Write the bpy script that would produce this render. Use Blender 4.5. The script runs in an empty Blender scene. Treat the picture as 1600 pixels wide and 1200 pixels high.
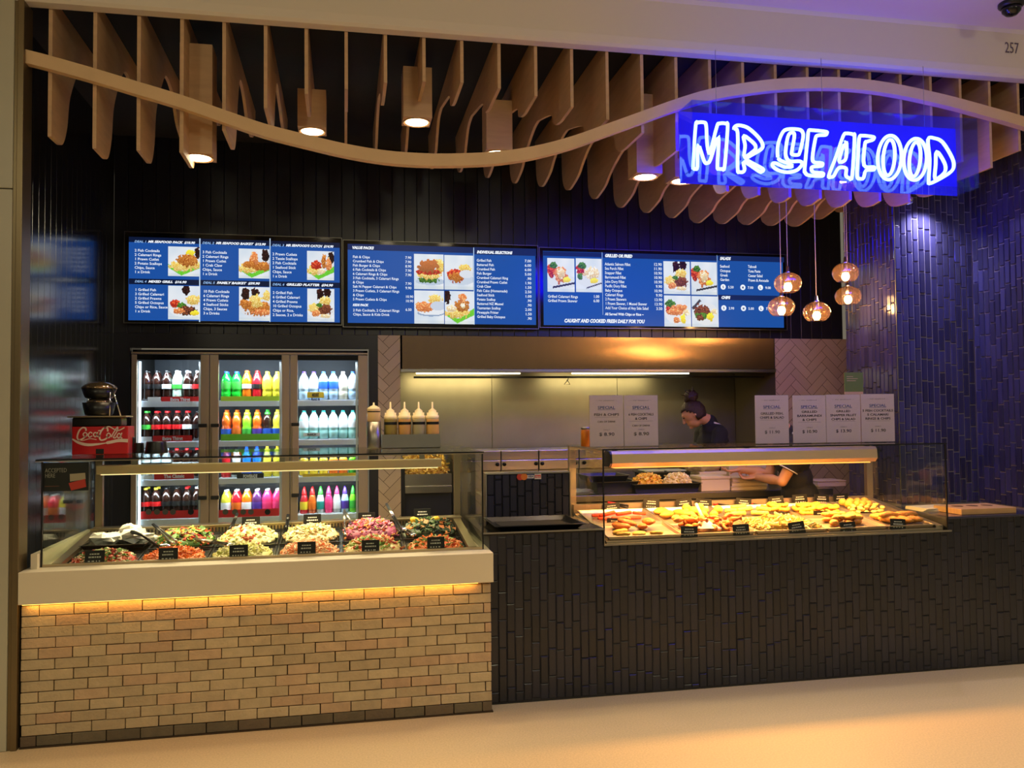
import bpy, bmesh, math, random
from mathutils import Vector, Matrix, noise
random.seed(7)
SC = bpy.context.scene
COL = SC.collection
PI = math.pi
# ------------------------------------------------------------------ camera model (1600 x 1200 frame)
YAW, PITCH, ROLL, FPX = math.radians(11.2), math.radians(2.02), math.radians(0.55), 1321.0
CAM = Vector((0, -4.55, 1.604))
_f = Vector((math.sin(YAW)*math.cos(PITCH), math.cos(YAW)*math.cos(PITCH), math.sin(PITCH)))
_r = Vector((math.cos(YAW), -math.sin(YAW), 0)); _u = _r.cross(_f)
RGT = math.cos(ROLL)*_r - math.sin(ROLL)*_u
UPV = math.sin(ROLL)*_r + math.cos(ROLL)*_u
def ray(px, py): return _f + RGT*((px-800)/FPX) - UPV*((py-600)/FPX)
def at(px, py, y):                      # point of the upright plane at depth y
    d = ray(px, py); return CAM + d*((y-CAM.y)/d.y)
def atz(px, py, z):
    d = ray(px, py); return CAM + d*((z-CAM.z)/d.z)
def ats(px, py, y0, z0, s):             # point of the plane z = z0 + s*(y-y0)
    d = ray(px, py); t = (z0+s*(CAM.y-y0)-CAM.z)/(d.z-s*d.y); return CAM + d*t
# ------------------------------------------------------------------ colours and materials
def lin(v):
    v /= 255.0
    return v/12.92 if v <= .04045 else ((v+.055)/1.055)**2.4
def rgb(r, g, b): return (lin(r), lin(g), lin(b), 1)
MATS = {}
def mat(name, col, rough=.5, metal=0., emit=None, es=0., bump=0., bs=60., var=0., vs=8., attr=False, coat=0., alpha=1., spec=.5, stretch=None, trans=0.):
    m = bpy.data.materials.new(name); m.use_nodes = True
    nt = m.node_tree; N = nt.nodes; L = nt.links
    b = N['Principled BSDF']; MATS[name] = m
    c = rgb(*col)
    b.inputs['Base Color'].default_value = c
    b.inputs['Roughness'].default_value = rough
    b.inputs['Metallic'].default_value = metal
    b.inputs['Coat Weight'].default_value = coat
    b.inputs['Specular IOR Level'].default_value = spec
    if trans: b.inputs['Transmission Weight'].default_value = trans
    if alpha < 1: b.inputs['Alpha'].default_value = alpha
    if emit is not None:
        b.inputs['Emission Color'].default_value = rgb(*emit); b.inputs['Emission Strength'].default_value = es
    src = None
    if attr:
        a = N.new('ShaderNodeVertexColor'); a.layer_name = 'col'; src = a.outputs[0]
        if attr != 'emit': L.new(src, b.inputs['Base Color'])
        if attr == 'emit':
            L.new(src, b.inputs['Emission Color']); b.inputs['Emission Strength'].default_value = es
    if var or bump:
        tc = N.new('ShaderNodeTexCoord'); mp = N.new('ShaderNodeMapping'); L.new(tc.outputs['Object'], mp.inputs[0])
        if stretch: mp.inputs['Scale'].default_value = stretch
    if var:
        nz = N.new('ShaderNodeTexNoise'); nz.inputs['Scale'].default_value = vs; nz.inputs['Detail'].default_value = 5
        L.new(mp.outputs[0], nz.inputs['Vector'])
        mr = N.new('ShaderNodeMapRange'); L.new(nz.outputs[0], mr.inputs[0])
        mr.inputs[1].default_value = .25; mr.inputs[2].default_value = .75; mr.inputs[3].default_value = 1-var; mr.inputs[4].default_value = 1+var
        mx = N.new('ShaderNodeVectorMath'); mx.operation = 'SCALE'
        if src: L.new(src, mx.inputs[0])
        else: mx.inputs[0].default_value = c[:3]
        L.new(mr.outputs[0], mx.inputs['Scale']); L.new(mx.outputs[0], b.inputs['Base Color'])
    if bump:
        nz = N.new('ShaderNodeTexNoise'); nz.inputs['Scale'].default_value = bs; nz.inputs['Detail'].default_value = 4
        L.new(mp.outputs[0], nz.inputs['Vector'])
        bp = N.new('ShaderNodeBump'); bp.inputs['Strength'].default_value = bump; bp.inputs['Distance'].default_value = .01
        L.new(nz.outputs[0], bp.inputs['Height']); L.new(bp.outputs[0], b.inputs['Normal'])
    return m
def glassmat(name, tint=(255, 255, 255), refl=1.0, rough=0.0):
    m = bpy.data.materials.new(name); m.use_nodes = True; nt = m.node_tree; N = nt.nodes; L = nt.links
    N.remove(N['Principled BSDF']); out = N['Material Output']
    t = N.new('ShaderNodeBsdfTransparent'); t.inputs[0].default_value = rgb(*tint)
    g = N.new('ShaderNodeBsdfGlossy'); g.inputs['Roughness'].default_value = rough
    fr = N.new('ShaderNodeFresnel'); ge = N.new('ShaderNodeNewGeometry'); ir = N.new('ShaderNodeMapRange'); ir.inputs[3].default_value = 1.5; ir.inputs[4].default_value = 1/1.5
    L.new(ge.outputs['Backfacing'], ir.inputs[0]); L.new(ir.outputs[0], fr.inputs[0])      # a thin pane: the same reflection on either face
    mu = N.new('ShaderNodeMath'); mu.operation = 'MULTIPLY'; mu.inputs[1].default_value = refl; mu.use_clamp = True
    L.new(fr.outputs[0], mu.inputs[0])
    mx = N.new('ShaderNodeMixShader'); L.new(mu.outputs[0], mx.inputs[0]); L.new(t.outputs[0], mx.inputs[1]); L.new(g.outputs[0], mx.inputs[2])
    L.new(mx.outputs[0], out.inputs[0]); MATS[name] = m; return m
def lampmat(name, col, es):
    m = bpy.data.materials.new(name); m.use_nodes = True; nt = m.node_tree; N = nt.nodes
    N.remove(N['Principled BSDF']); e = N.new('ShaderNodeEmission'); e.inputs[0].default_value = rgb(*col); e.inputs[1].default_value = es
    nt.links.new(e.outputs[0], N['Material Output'].inputs[0]); MATS[name] = m; return m
# ------------------------------------------------------------------ mesh builders
class MB:
    def __init__(s): s.bm = bmesh.new(); s.lay = None
    def _col(s, faces, col):
        if col is None: return
        if s.lay is None: s.lay = s.bm.loops.layers.float_color.new('col')
        c = rgb(*col)
        for f in faces:
            for l in f.loops: l[s.lay] = c
    def box(s, a, b, bev=0., col=None, M=None):
        a = Vector(a); b = Vector(b); lo = Vector(map(min, a, b)); hi = Vector(map(max, a, b))
        vs = [s.bm.verts.new((x, y, z)) for x in (lo.x, hi.x) for y in (lo.y, hi.y) for z in (lo.z, hi.z)]
        fs = [s.bm.faces.new([vs[i] for i in q]) for q in ((0, 1, 3, 2), (4, 6, 7, 5), (0, 4, 5, 1), (2, 3, 7, 6), (0, 2, 6, 4), (1, 5, 7, 3))]
        if bev:
            es = list({e for f in fs for e in f.edges})
            r = bmesh.ops.bevel(s.bm, geom=es, offset=bev, segments=2, affect='EDGES', profile=.5)
            vs = list({v for f in r['faces'] for v in f.verts} | {v for v in vs if v.is_valid})
            fs = list({f for v in vs for f in v.link_faces})
        s._col(fs, col)
        if M is not None: bmesh.ops.transform(s.bm, matrix=M, verts=vs)
        return s
    def lathe(s, prof, n=16, M=None, col=None, cap=True):   # prof: [(r, z)]
        rings = []; vs = []
        for r, z in prof:
            if r < 1e-6: ring = [s.bm.verts.new((0, 0, z))]
            else: ring = [s.bm.verts.new((r*math.cos(2*PI*i/n), r*math.sin(2*PI*i/n), z)) for i in range(n)]
            rings.append(ring); vs += ring
        fs = []
        for A, B in zip(rings, rings[1:]):
            for i in range(n):
                j = (i+1) % n
                if len(A) == 1 and len(B) == 1: continue
                if len(A) == 1: fs.append(s.bm.faces.new((A[0], B[j], B[i])))
                elif len(B) == 1: fs.append(s.bm.faces.new((A[i], A[j], B[0])))
                else: fs.append(s.bm.faces.new((A[i], A[j], B[j], B[i])))
        if cap:
            if len(rings[0]) > 1: fs.append(s.bm.faces.new(rings[0][::-1]))
            if len(rings[-1]) > 1: fs.append(s.bm.faces.new(rings[-1]))
        for f in fs: f.smooth = True
        s._col(fs, col)
        if M is not None: bmesh.ops.transform(s.bm, matrix=M, verts=vs)
        return s
    def tube(s, pts, r, n=8, closed=False, col=None, cap=True):
        pts = [Vector(p) for p in pts]; rr = r if isinstance(r, (list, tuple)) else [r]*len(pts)
        m = len(pts); rings = []; up = None
        for i, p in enumerate(pts):
            a = pts[(i-1) % m] if (closed or i > 0) else p
            b = pts[(i+1) % m] if (closed or i < m-1) else p
            t = (b-a)
            if t.length < 1e-9: t = Vector((0, 0, 1))
            t.normalize()
            if up is None:
                up = Vector((0, 0, 1)) if abs(t.z) < .9 else Vector((1, 0, 0))
            x = t.cross(up)
            if x.length < 1e-4: x = t.orthogonal()
            x.normalize(); y = x.cross(t); up = y
            rings.append([s.bm.verts.new(p + (x*math.cos(2*PI*k/n) + y*math.sin(2*PI*k/n))*rr[i]) for k in range(n)])
        fs = []
        for i in range(m if closed else m-1):
            A, B = rings[i], rings[(i+1) % m]
            for k in range(n): fs.append(s.bm.faces.new((A[k], A[(k+1) % n], B[(k+1) % n], B[k])))
        if not closed and cap: fs += [s.bm.faces.new(rings[0][::-1]), s.bm.faces.new(rings[-1])]
        for f in fs: f.smooth = True
        s._col(fs, col); return s
    def ell(s, c, r, n=10, M=None, col=None):
        k = max(4, n//2+1)
        prof = [(math.sin(PI*i/k), -math.cos(PI*i/k)) for i in range(k+1)]; prof[0] = (0, -1); prof[-1] = (0, 1)
        T = Matrix.Translation(Vector(c)) @ (M or Matrix()) @ Matrix.Diagonal((*((r, r, r) if not isinstance(r, (tuple, list)) else r), 1))
        return s.lathe(prof, n, T, col)
    def poly(s, pts, col=None):
        f = s.bm.faces.new([s.bm.verts.new(p) for p in pts]); s._col([f], col); return s
    def prism(s, pts, d, col=None):    # ngon pts extruded by vector d
        d = Vector(d); A = [s.bm.verts.new(p) for p in pts]; B = [s.bm.verts.new(Vector(p)+d) for p in pts]; n = len(A)
        fs = [s.bm.faces.new(A), s.bm.faces.new(B[::-1])]
        for i in range(n): fs.append(s.bm.faces.new((A[i], B[i], B[(i+1) % n], A[(i+1) % n])))
        s._col(fs, col); return s
    def build(s, name, m, parent=None, smooth=None):    # geometry is given in world space; a part is stored relative to its parent
        bm = s.bm; bmesh.ops.recalc_face_normals(bm, faces=bm.faces[:])
        me = bpy.data.meshes.new(name)
        if parent is not None: bmesh.ops.translate(bm, verts=bm.verts[:], vec=-wl(parent))
        if smooth is not None:
            for f in bm.faces: f.smooth = smooth
        bm.to_mesh(me); bm.free()
        o = bpy.data.objects.new(name, me); COL.objects.link(o)
        me.materials.append(MATS[m] if isinstance(m, str) else m); o.parent = parent
        return o
    def solo(s, name, m, label, cat, loc, group=None, rz=0, smooth=None):      # a thing that is one mesh, origin at loc
        bmesh.ops.translate(s.bm, verts=s.bm.verts[:], vec=-Vector(loc))
        o = s.build(name, m, None, smooth); o.location = loc; o.rotation_euler = (0, 0, rz); return tag(o, label, cat, group)
def wl(o):
    v = Vector((0, 0, 0))
    while o is not None: v = v+o.location; o = o.parent
    return v
def tag(o, label=None, cat=None, group=None, kind=None):
    if label: o['label'] = label
    if cat: o['category'] = cat
    if group: o['group'] = group
    if kind: o['kind'] = kind
    return o
def thing(name, label, cat, loc=(0, 0, 0), rz=0, group=None):
    o = bpy.data.objects.new(name, None); COL.objects.link(o); o.location = loc; o.rotation_euler = (0, 0, rz)
    o.empty_display_size = .05
    return tag(o, label, cat, group)
def dup(o, parent=None, loc=None, rz=None):
    c = o.copy(); COL.objects.link(c)
    if parent is not None: c.parent = parent
    if loc is not None: c.location = loc
    if rz is not None: c.rotation_euler = (c.rotation_euler[0], c.rotation_euler[1], rz)
    for ch in list(o.children): dup(ch, c)
    return c
def struct(o): o['kind'] = 'structure'; return o
FIT = []
def text(body, loc, size, m, parent=None, width=None, align='LEFT', bold=0., shear=0., line=None, name='lettering', rot=(PI/2, 0, 0), ext=.0004):
    cu = bpy.data.curves.new(name, 'FONT'); cu.body = body; cu.size = size; cu.align_x = align; cu.resolution_u = 2
    cu.offset = bold*size; cu.shear = shear; cu.extrude = ext
    if line: cu.space_line = line/size
    o = bpy.data.objects.new(name, cu); COL.objects.link(o); o.location = Vector(loc)-wl(parent); o.rotation_euler = rot
    cu.materials.append(MATS[m]); o.parent = parent
    if width: FIT.append((o, width))
    return o
def ribbon(mb, pts, w, y, th=.002, col=None):    # flat stroke in the x-z plane at depth y
    P = [Vector((p[0], p[1])) for p in pts]; ww = w if isinstance(w, (list, tuple)) else [w]*len(P); A = []; B = []
    for i, p in enumerate(P):
        t = (P[min(i+1, len(P)-1)]-P[max(i-1, 0)])
        if t.length < 1e-9: t = Vector((1, 0))
        t.normalize(); n = Vector((-t.y, t.x))*ww[i]*.5
        A.append(p+n); B.append(p-n)
    for i in range(len(P)-1):
        mb.poly([(q.x, y, q.y) for q in (A[i], A[i+1], B[i+1], B[i])], col)
def spline(pts, n=6, closed=False):
    P = [Vector(p) for p in pts]; m = len(P); out = []
    for i in range(m if closed else m-1):
        g = lambda k: P[k % m] if closed else P[max(0, min(m-1, k))]
        p0, p1, p2, p3 = g(i-1), g(i), g(i+1), g(i+2)
        for k in range(n):
            t = k/n
            out.append(.5*((2*p1)+(p2-p0)*t+(2*p0-5*p1+4*p2-p3)*t*t+(3*p1-p0-3*p2+p3)*t**3))
    if not closed: out.append(P[-1])
    return out
def light(name, kind, loc, energy, col, size=.1, rot=None, target=None, spot=None, blend=.5, sy=None):
    l = bpy.data.lights.new(name, kind); l.energy = energy; l.color = rgb(*col)[:3]
    if kind == 'AREA':
        l.size = size
        if sy: l.shape = 'RECTANGLE'; l.size_y = sy
    elif kind != 'SUN': l.shadow_soft_size = size
    if kind == 'SPOT': l.spot_size = spot; l.spot_blend = blend
    o = bpy.data.objects.new(name, l); COL.objects.link(o); o.location = loc
    if target is not None: o.rotation_euler = (Vector(target)-Vector(loc)).to_track_quat('-Z', 'Y').to_euler()
    elif rot: o.rotation_euler = rot
    return o
def lerp(tab, k):
    ks = sorted(tab); 
    if k <= ks[0]: return tab[ks[0]]
    for a, b in zip(ks, ks[1:]):
        if k <= b:
            t = (k-a)/(b-a); return tab[a]*(1-t)+tab[b]*t
    return tab[ks[-1]]
ORD = ['first', 'second', 'third', 'fourth', 'fifth', 'sixth', 'seventh', 'eighth', 'ninth', 'tenth', 'eleventh', 'twelfth', 'thirteenth', 'fourteenth', 'fifteenth', 'sixteenth', 'seventeenth', 'eighteenth', 'nineteenth', 'twentieth',
       'twenty-first', 'twenty-second', 'twenty-third', 'twenty-fourth', 'twenty-fifth', 'twenty-sixth', 'twenty-seventh', 'twenty-eighth']
# ------------------------------------------------------------------ materials
mat('terrazzo', (204, 178, 140), .42, var=.16, vs=110, bump=.02)
mat('panel_black', (32, 31, 38), .3)
mat('panel_black_left', (26, 26, 28), .16, spec=.8)
mat('soffit_white', (214, 204, 190), .7)
mat('ceiling_black', (30, 30, 36), .9)
mat('plywood', (196, 160, 122), .6, var=.10, vs=6, stretch=(1, 1, 6))
mat('ply_light', (214, 180, 138), .6, var=.06, vs=6)
mat('pillar_paint', (178, 172, 152), .38, var=.04, vs=3)
mat('bronze_edge', (120, 104, 76), .35, metal=.7)
mat('steel', (176, 172, 162), .28, metal=1., var=.06, vs=5)
mat('steel_dull', (150, 146, 136), .38, metal=1., var=.08, vs=6)
mat('steel_back', (150, 146, 128), .34, metal=.85, var=.16, vs=2.2, bump=.05, bs=3)
hs = mat('hood_steel', (168, 140, 112), .26, metal=1., var=.05, vs=2, stretch=(10, 1, .2)); hb = hs.node_tree.nodes['Principled BSDF']; hb.inputs['Roughness'].default_value = .2; hb.inputs['Anisotropic'].default_value = .92
tg = hs.node_tree.nodes.new('ShaderNodeTangent'); tg.axis = 'Z'; hs.node_tree.links.new(tg.outputs[0], hb.inputs['Tangent'])      # horizontal brushing
mat('chrome', (220, 220, 215), .08, metal=1.)
mat('black_plastic', (16, 16, 17), .35)
mat('black_matte', (12, 12, 13), .7)
mat('black_gloss', (14, 14, 15), .1)
mat('white_paint', (222, 208, 182), .5)
mat('grout_dark', (32, 31, 35), .6)
mat('grout_cream', (92, 82, 62), .9)
mat('grout_navy', (128, 122, 136), .9)
mat('tile_navy', (34, 38, 66), .16, attr=True, bump=.06, bs=25)
mat('tile_cream', (196, 186, 158), .4, attr=True)
mat('brick', (200, 176, 132), .8, attr=True, bump=.35, bs=70, var=.12, vs=16)
mat('brick_dark', (60, 44, 26), .95)
glassmat('pane', (246, 250, 246), .8)
glassmat('pane_front', (250, 252, 248), .35)
glassmat('acrylic', (226, 232, 255), .7)
glassmat('clear_plastic', (235, 238, 240), 1.0, .08)
gm = glassmat('amber_glass', (255, 234, 220), 2.2); nt = gm.node_tree
mxo = nt.nodes['Material Output'].inputs[0].links[0].from_node; tl = nt.nodes.new('ShaderNodeBsdfTranslucent'); tl.inputs[0].default_value = rgb(255, 196, 150)
m2 = nt.nodes.new('ShaderNodeMixShader'); m2.inputs[0].default_value = .06; nt.links.new(mxo.outputs[0], m2.inputs[1]); nt.links.new(tl.outputs[0], m2.inputs[2]); nt.links.new(m2.outputs[0], nt.nodes['Material Output'].inputs[0])
# ------------------------------------------------------------------ the setting
XL, XR, YB, ZC = -1.72, 4.39, 2.3, 3.76
mb = MB(); mb.poly([(-6, -7, 0), (9, -7, 0), (9, 3.3, 0), (-6, 3.3, 0)]); struct(mb.build('floor', 'terrazzo'))
# upper back wall of upright boards (each with a v-joint) and the strip between the fridge and the tiles
mb = MB(); x = XL
while x < 4.39:
    w = min(.1, 4.39-x); mb.box((x+.0015, YB, 2.245), (x+w-.0015, YB+.04, ZC), .0025); x += .1
mb.box((XL, YB+.02, 2.245), (4.39, YB+.06, ZC))
mb.box((.19, YB, 0), (.262, YB+.06, 2.245)); mb.box((XL, YB, 2.135), (.19, YB+.06, 2.245)); mb.box((XL, YB, 0), (-1.60, YB+.06, 2.135))
struct(mb.build('wall_back', 'panel_black'))
mb = MB(); y = 0.0
while y < YB-.01:
    mb.box((XL-.03, y+.0012, 0), (XL, min(YB, y+.1)-.0012, ZC), .0012); y += .1
mb.box((XL-.08, 0, 0), (XL-.02, YB+1, ZC)); struct(mb.build('wall_left', 'panel_black_left'))
mb = MB(); mb.box((XL-.1, .02, ZC), (6, 3.4, ZC+.05)); struct(mb.build('ceiling', 'ceiling_black'))
# the bulkhead over the shop front and the mall ceiling it belongs to
mb = MB(); prof = [(.05, 3.685), (-.015, 3.685), (-.03, 3.70), (-.04, 3.74), (-.045, 3.955), (-.06, 3.975), (-6.5, 4.02), (-6.5, 4.1), (.05, 4.1)]
mb.prism([(-6, y, z) for y, z in prof], (15, 0, 0)); bulk = struct(mb.build('trim_1', 'soffit_white'))
# left pillar with its bronze edge strip
mb = MB(); mb.box((-2.3, -.02, 0), (-1.605, .1, 2.735), .004); mb.box((-2.3, -.02, 2.74), (-1.605, .1, 3.69), .004)
pil = struct(mb.build('pillar', 'pillar_paint'))
mb = MB(); mb.box((-1.604, -.012, 0), (-1.59, .1, 3.69)); mb.box((-1.589, -.022, 0), (-1.56, .1, 3.69), .003); struct(mb.build('trim_2', 'bronze_edge'))
# ------------------------------------------------------------------ tiling helpers
def tiles(mb, x0, x1, z0, z1, tw, th, y, face, base, jit=10, gap=.004, tilt=.012, dep=.006):
    # upright tiles in columns with running offsets; face(u, v, d) -> world
    nx = max(1, round((x1-x0)/tw)); tw = (x1-x0)/nx
    for i in range(nx):
        z = z0-random.random()*th
        while z < z1:
            a, b = max(z0, z), min(z1, z+th); z += th
            if b-a < .012: continue
            u0, u1, v0, v1 = x0+i*tw+gap/2, x0+(i+1)*tw-gap/2, a+gap/2, b-gap/2
            d = random.uniform(0, .003); tx, tz = random.gauss(0, tilt), random.gauss(0, tilt*.6); e = .004
            k = random.uniform(-jit, jit); c = (max(0, base[0]+k*.7), max(0, base[1]+k*.7), max(0, base[2]+k*1.3))
            um, vm = (u0+u1)/2, (v0+v1)/2
            dd = lambda u, v: d+(u-um)*tx+(v-vm)*tz
            o = [(u0, v0), (u1, v0), (u1, v1), (u0, v1)]; q = [(u0+e, v0+e), (u1-e, v0+e), (u1-e, v1-e), (u0+e, v1-e)]
            O = [mb.bm.verts.new(face(u, v, 0)) for u, v in o]; Q = [mb.bm.verts.new(face(u, v, dep+dd(u, v))) for u, v in q]
            fs = [mb.bm.faces.new(Q)]
            for n in range(4): fs.append(mb.bm.faces.new((O[n], O[(n+1) % 4], Q[(n+1) % 4], Q[n])))
            mb._col(fs, c)
# right wall, and the tiled column standing in front of the kitchen
NAVY = (56, 54, 88)
mb = MB(); mb.box((4.40, .1, 0), (6, 1.3, ZC)); struct(mb.build('wall_right', 'grout_navy'))
cl = thing('tiled_column', None, None, (4.08, 1.0, 0)); struct(cl)
mb = MB(); mb.box((3.78, .70, 0), (4.40, 1.30, ZC)); mb.build('core', 'grout_navy', cl)
mb = MB()
tiles(mb, 3.775, 4.39, .95, ZC, .0475, .153, .69, lambda u, v, d: (u, .698-d, v), NAVY, 12, .007, .016)
tiles(mb, .70, 1.30, .95, ZC, .0475, .153, 0, lambda u, v, d: (3.778-d, u, v), NAVY)
o = mb.build('tile_cladding', 'tile_navy', cl)
mb = MB(); tiles(mb, .1, .69, .95, ZC, .0475, .153, 0, lambda u, v, d: (4.398-d, u, v), NAVY, 12, .006, .016); o = struct(mb.build('trim_3', 'tile_navy'))
mb = MB(); mb.box((3.774, .692, .95), (3.779, .698, ZC)); o = mb.build('corner_strip', 'steel_dull', cl)
# herringbone tiled piers either side of the cooking canopy
def herring(name, x0, x1, z0, z1, y, L=.215, W=.072):
    bm = bmesh.new(); lay = bm.loops.layers.float_color.new('col'); g = .0035
    R = Matrix.Rotation(PI/4, 2); cx, cz = (x0+x1)/2, (z0+z1)/2; n = int(max(x1-x0, z1-z0)/W)+8
    for i in range(-n, n):
        for j in range(-n, n):
            for hv in (0, 1):
                # herringbone lattice: a step of W on the diagonal, a step of L across
                bx, by = i*W+j*L, i*W-j*L
                a = Vector((bx, by)) if hv == 0 else Vector((bx, by+W))
                s = (L, W) if hv == 0 else (W, L)
                pts = [(a.x+g/2, a.y+g/2), (a.x+s[0]-g/2, a.y+g/2), (a.x+s[0]-g/2, a.y+s[1]-g/2), (a.x+g/2, a.y+s[1]-g/2)]
                w = [R @ Vector(p) for p in pts]
                if all(not (x0-.01 < cx+q.x < x1+.01 and z0-.01 < cz+q.y < z1+.01) for q in w): continue
                f = bm.faces.new([bm.verts.new((cx+q.x, y-.004, cz+q.y)) for q in w])
                k = random.uniform(-7, 7); c = rgb(198+k, 178+k, 140+k)
                for l in f.loops: l[lay] = c
    for co, no in (((x0, 0, 0), (-1, 0, 0)), ((x1, 0, 0), (1, 0, 0)), ((0, 0, z0), (0, 0, -1)), ((0, 0, z1), (0, 0, 1))):
        bmesh.ops.bisect_plane(bm, geom=bm.verts[:]+bm.edges[:]+bm.faces[:], plane_co=co, plane_no=no, clear_outer=True)
    for f in bm.faces:
        if f.normal.y > 0: f.normal_flip()
    me = bpy.data.meshes.new(name); bm.to_mesh(me); bm.free()
    o = bpy.data.objects.new(name, me); COL.objects.link(o); me.materials.append(MATS['tile_cream']); return struct(o)
for a, b in ((.262, .44), (3.72, 4.6)): mb = MB(); mb.box((a, YB, 0), (b, YB+.8, 2.245)); struct(mb.build('wall_kitchen', 'grout_cream'))
herring('trim_4', .262, .44, 0, 2.245, YB); herring('trim_5', 3.72, 4.42, 0, 2.245, YB)
# kitchen recess behind the canopy
mb = MB(); mb.box((.44, 3.1, 0), (3.72, 3.2, 2.3)); mb.box((.44, YB+.04, 2.24), (3.72, 3.2, 2.3)); struct(mb.build('wall_kitchen', 'black_matte'))
# ------------------------------------------------------------------ brick counter with white ledge
ctr = thing('brick_counter', 'low counter faced in long cream bricks with a thick white ledge, below the salad case', 'counter', (-.38, .5, 0))
mb = MB(); mb.box((-1.555, .03, 0), (.775, 1.0, .79)); mb.build('core', 'brick_dark', ctr)
mb = MB(); z = .006; row = 0; bh = .0525
while z < .80:
    x = -1.553 + (0 if row % 2 else -.08) + random.uniform(-.008, .008); zt = min(z+bh, .80)
    while x < .775:
        w = .158+random.uniform(-.004, .004); a, b = max(-1.553, x), min(.775, x+w)
        if b-a > .02:
            k = random.uniform(-14, 12); c = (184+k*.7, 163+k*.7, 130+k*.6)
            if random.random() < .25: c = (188+k*.5, 158+k*.6, 126+k*.5)
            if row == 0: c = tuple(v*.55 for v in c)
            g = random.uniform(.0012, .0028); h = random.uniform(.001, .0028)
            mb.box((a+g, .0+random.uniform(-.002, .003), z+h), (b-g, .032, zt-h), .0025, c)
        x += w
    z += bh; row += 1
mb.build('brick_cladding', 'brick', ctr)
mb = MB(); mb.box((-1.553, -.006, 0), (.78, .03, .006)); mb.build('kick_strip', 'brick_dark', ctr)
mb = MB(); mb.box((-1.556, -.035, .70), (.783, .12, .857), .003); mb.box((.715, .12, .80), (.783, 1.0, .857)); mb.box((-1.556, .12, .80), (-1.475, 1.0, .857)); mb.box((-1.475, .91, .80), (.715, 1.0, .857)); mb.build('ledge', 'white_paint', ctr)
mb = MB(); mb.box((-1.53, .055, .85), (-1.50, 1.0, .93)); mb.build('end_upstand', 'white_paint', ctr)
lampmat('led_warm', (255, 186, 80), 4.)
mb = MB(); mb.box((-1.54, -.024, .696), (.70, -.012, .7005)); mb.build('light_strip', 'led_warm', ctr)
light('ledge strip', 'AREA', (-.42, -.018, .694), 1.5, (255, 176, 72), 2.2, rot=(0.35, 0, 0), sy=.012)
# ------------------------------------------------------------------ navy tiled counter
tc = thing('tiled_counter', 'long dark counter faced in upright navy glazed tiles, low at both ends', 'counter', (2.6, .5, 0))
mb = MB(); mb.box((.785, .108, 0), (1.444, .9, .93)); mb.box((1.444, .108, 0), (3.668, .9, .845)); mb.box((3.668, .108, 0), (4.39, .69, .925)); mb.build('core', 'grout_dark', tc)
mb = MB(); T = (33, 34, 43)
F = lambda u, v, d: (u, .107-d, v)
tiles(mb, .785, 1.444, .01, .935, .0475, .153, .1, F, T, 5, .0022, .006, .0022); tiles(mb, 1.444, 3.668, .01, .852, .0475, .153, .1, F, T, 5, .0022, .006, .0022); tiles(mb, 3.668, 4.39, .01, .93, .0475, .153, .1, F, T, 5, .0022, .006, .0022)
mat('tile_front', (40, 40, 52), .3, attr=True, bump=.08, bs=25)
mb.build('tile_cladding', 'tile_front', tc)
mb = MB(); mb.box((.75, .098, .93), (1.446, .9, .946), .002); mb.build('left_worktop', 'black_gloss', tc)
mb = MB(); mb.box((.75, .094, .9385), (1.448, .0985, .9475)); mb.box((1.4455, .094, .85), (1.449, .7, .9475)); mb.box((1.445, .092, .848), (3.69, .104, .859)); mb.build('edge_trim', 'steel', tc)
mat('tile_top', (58, 58, 78), .22, var=.1, vs=20)
mb = MB(); mb.box((3.672, .098, .925), (4.39, .70, .94), .002); mb.box((3.669, .1, .86), (3.674, .7, .939)); mb.build('right_worktop', 'tile_top', tc)
# upright tiled screen panel with card stickers
sp = thing('screen_panel', 'dark blue upright tiled panel edged in steel with three card stickers, on the low counter', 'panel', (1.115, .62, .946))
mb = MB(); mb.box((.853, .595, .947), (1.377, .68, 1.232)); mb.build('core', 'grout_dark', sp)
mb = MB(); tiles(mb, .853, 1.377, .948, 1.232, .0475, .153, .59, lambda u, v, d: (u, .594-d, v), (34, 36, 56), 6, .003, .006); mb.build('tile_face', 'tile_front', sp)
mb = MB(); mb.box((.846, .584, 1.232), (1.384, .685, 1.24)); mb.box((.846, .584, .946), (.853, .685, 1.232)); mb.box((1.377, .584, .946), (1.384, .685, 1.232)); mb.build('steel_edge', 'steel', sp)
mat('sticker_white', (214, 208, 200), .5); mat('sticker_red', (196, 56, 40), .5); mat('sticker_orange', (214, 120, 40), .5); mat('sticker_blue', (40, 60, 110), .5)
def disc(mb, x, y, z, r, n=20, sx=1.): mb.poly([(x+r*sx*math.cos(2*PI*i/n), y, z+r*math.sin(2*PI*i/n)) for i in range(n)])
s0 = at(816, 745, .583); K = .0043
mb = MB(); disc(mb, s0.x-.013, .5845, s0.z, .021); a = mb.build('card_sticker', 'sticker_red', sp); a['label'] = 'sticker of two overlapping red and orange discs'
mb = MB(); disc(mb, s0.x+.012, .584, s0.z, .021); mb.build('disc', 'sticker_orange', a)
s1 = at(829, 744.5, .583)
mb = MB(); mb.box((s1.x-.022, .5845, s1.z-.0165), (s1.x+.022, .5842, s1.z+.0165)); a = mb.build('card_sticker', 'sticker_white', sp); a['label'] = 'white card sticker with blue bars'
mb = MB(); mb.box((s1.x-.022, .584, s1.z+.009), (s1.x+.022, .5838, s1.z+.0165)); mb.box((s1.x-.022, .584, s1.z-.0165), (s1.x+.022, .5838, s1.z-.011)); mb.build('bars', 'sticker_blue', a)
text('VISA', (s1.x, .5838, s1.z-.006), .017, 'sticker_blue', a, .032, 'CENTER', .03, .2)
s2 = at(840.5, 744.5, .583)
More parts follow.
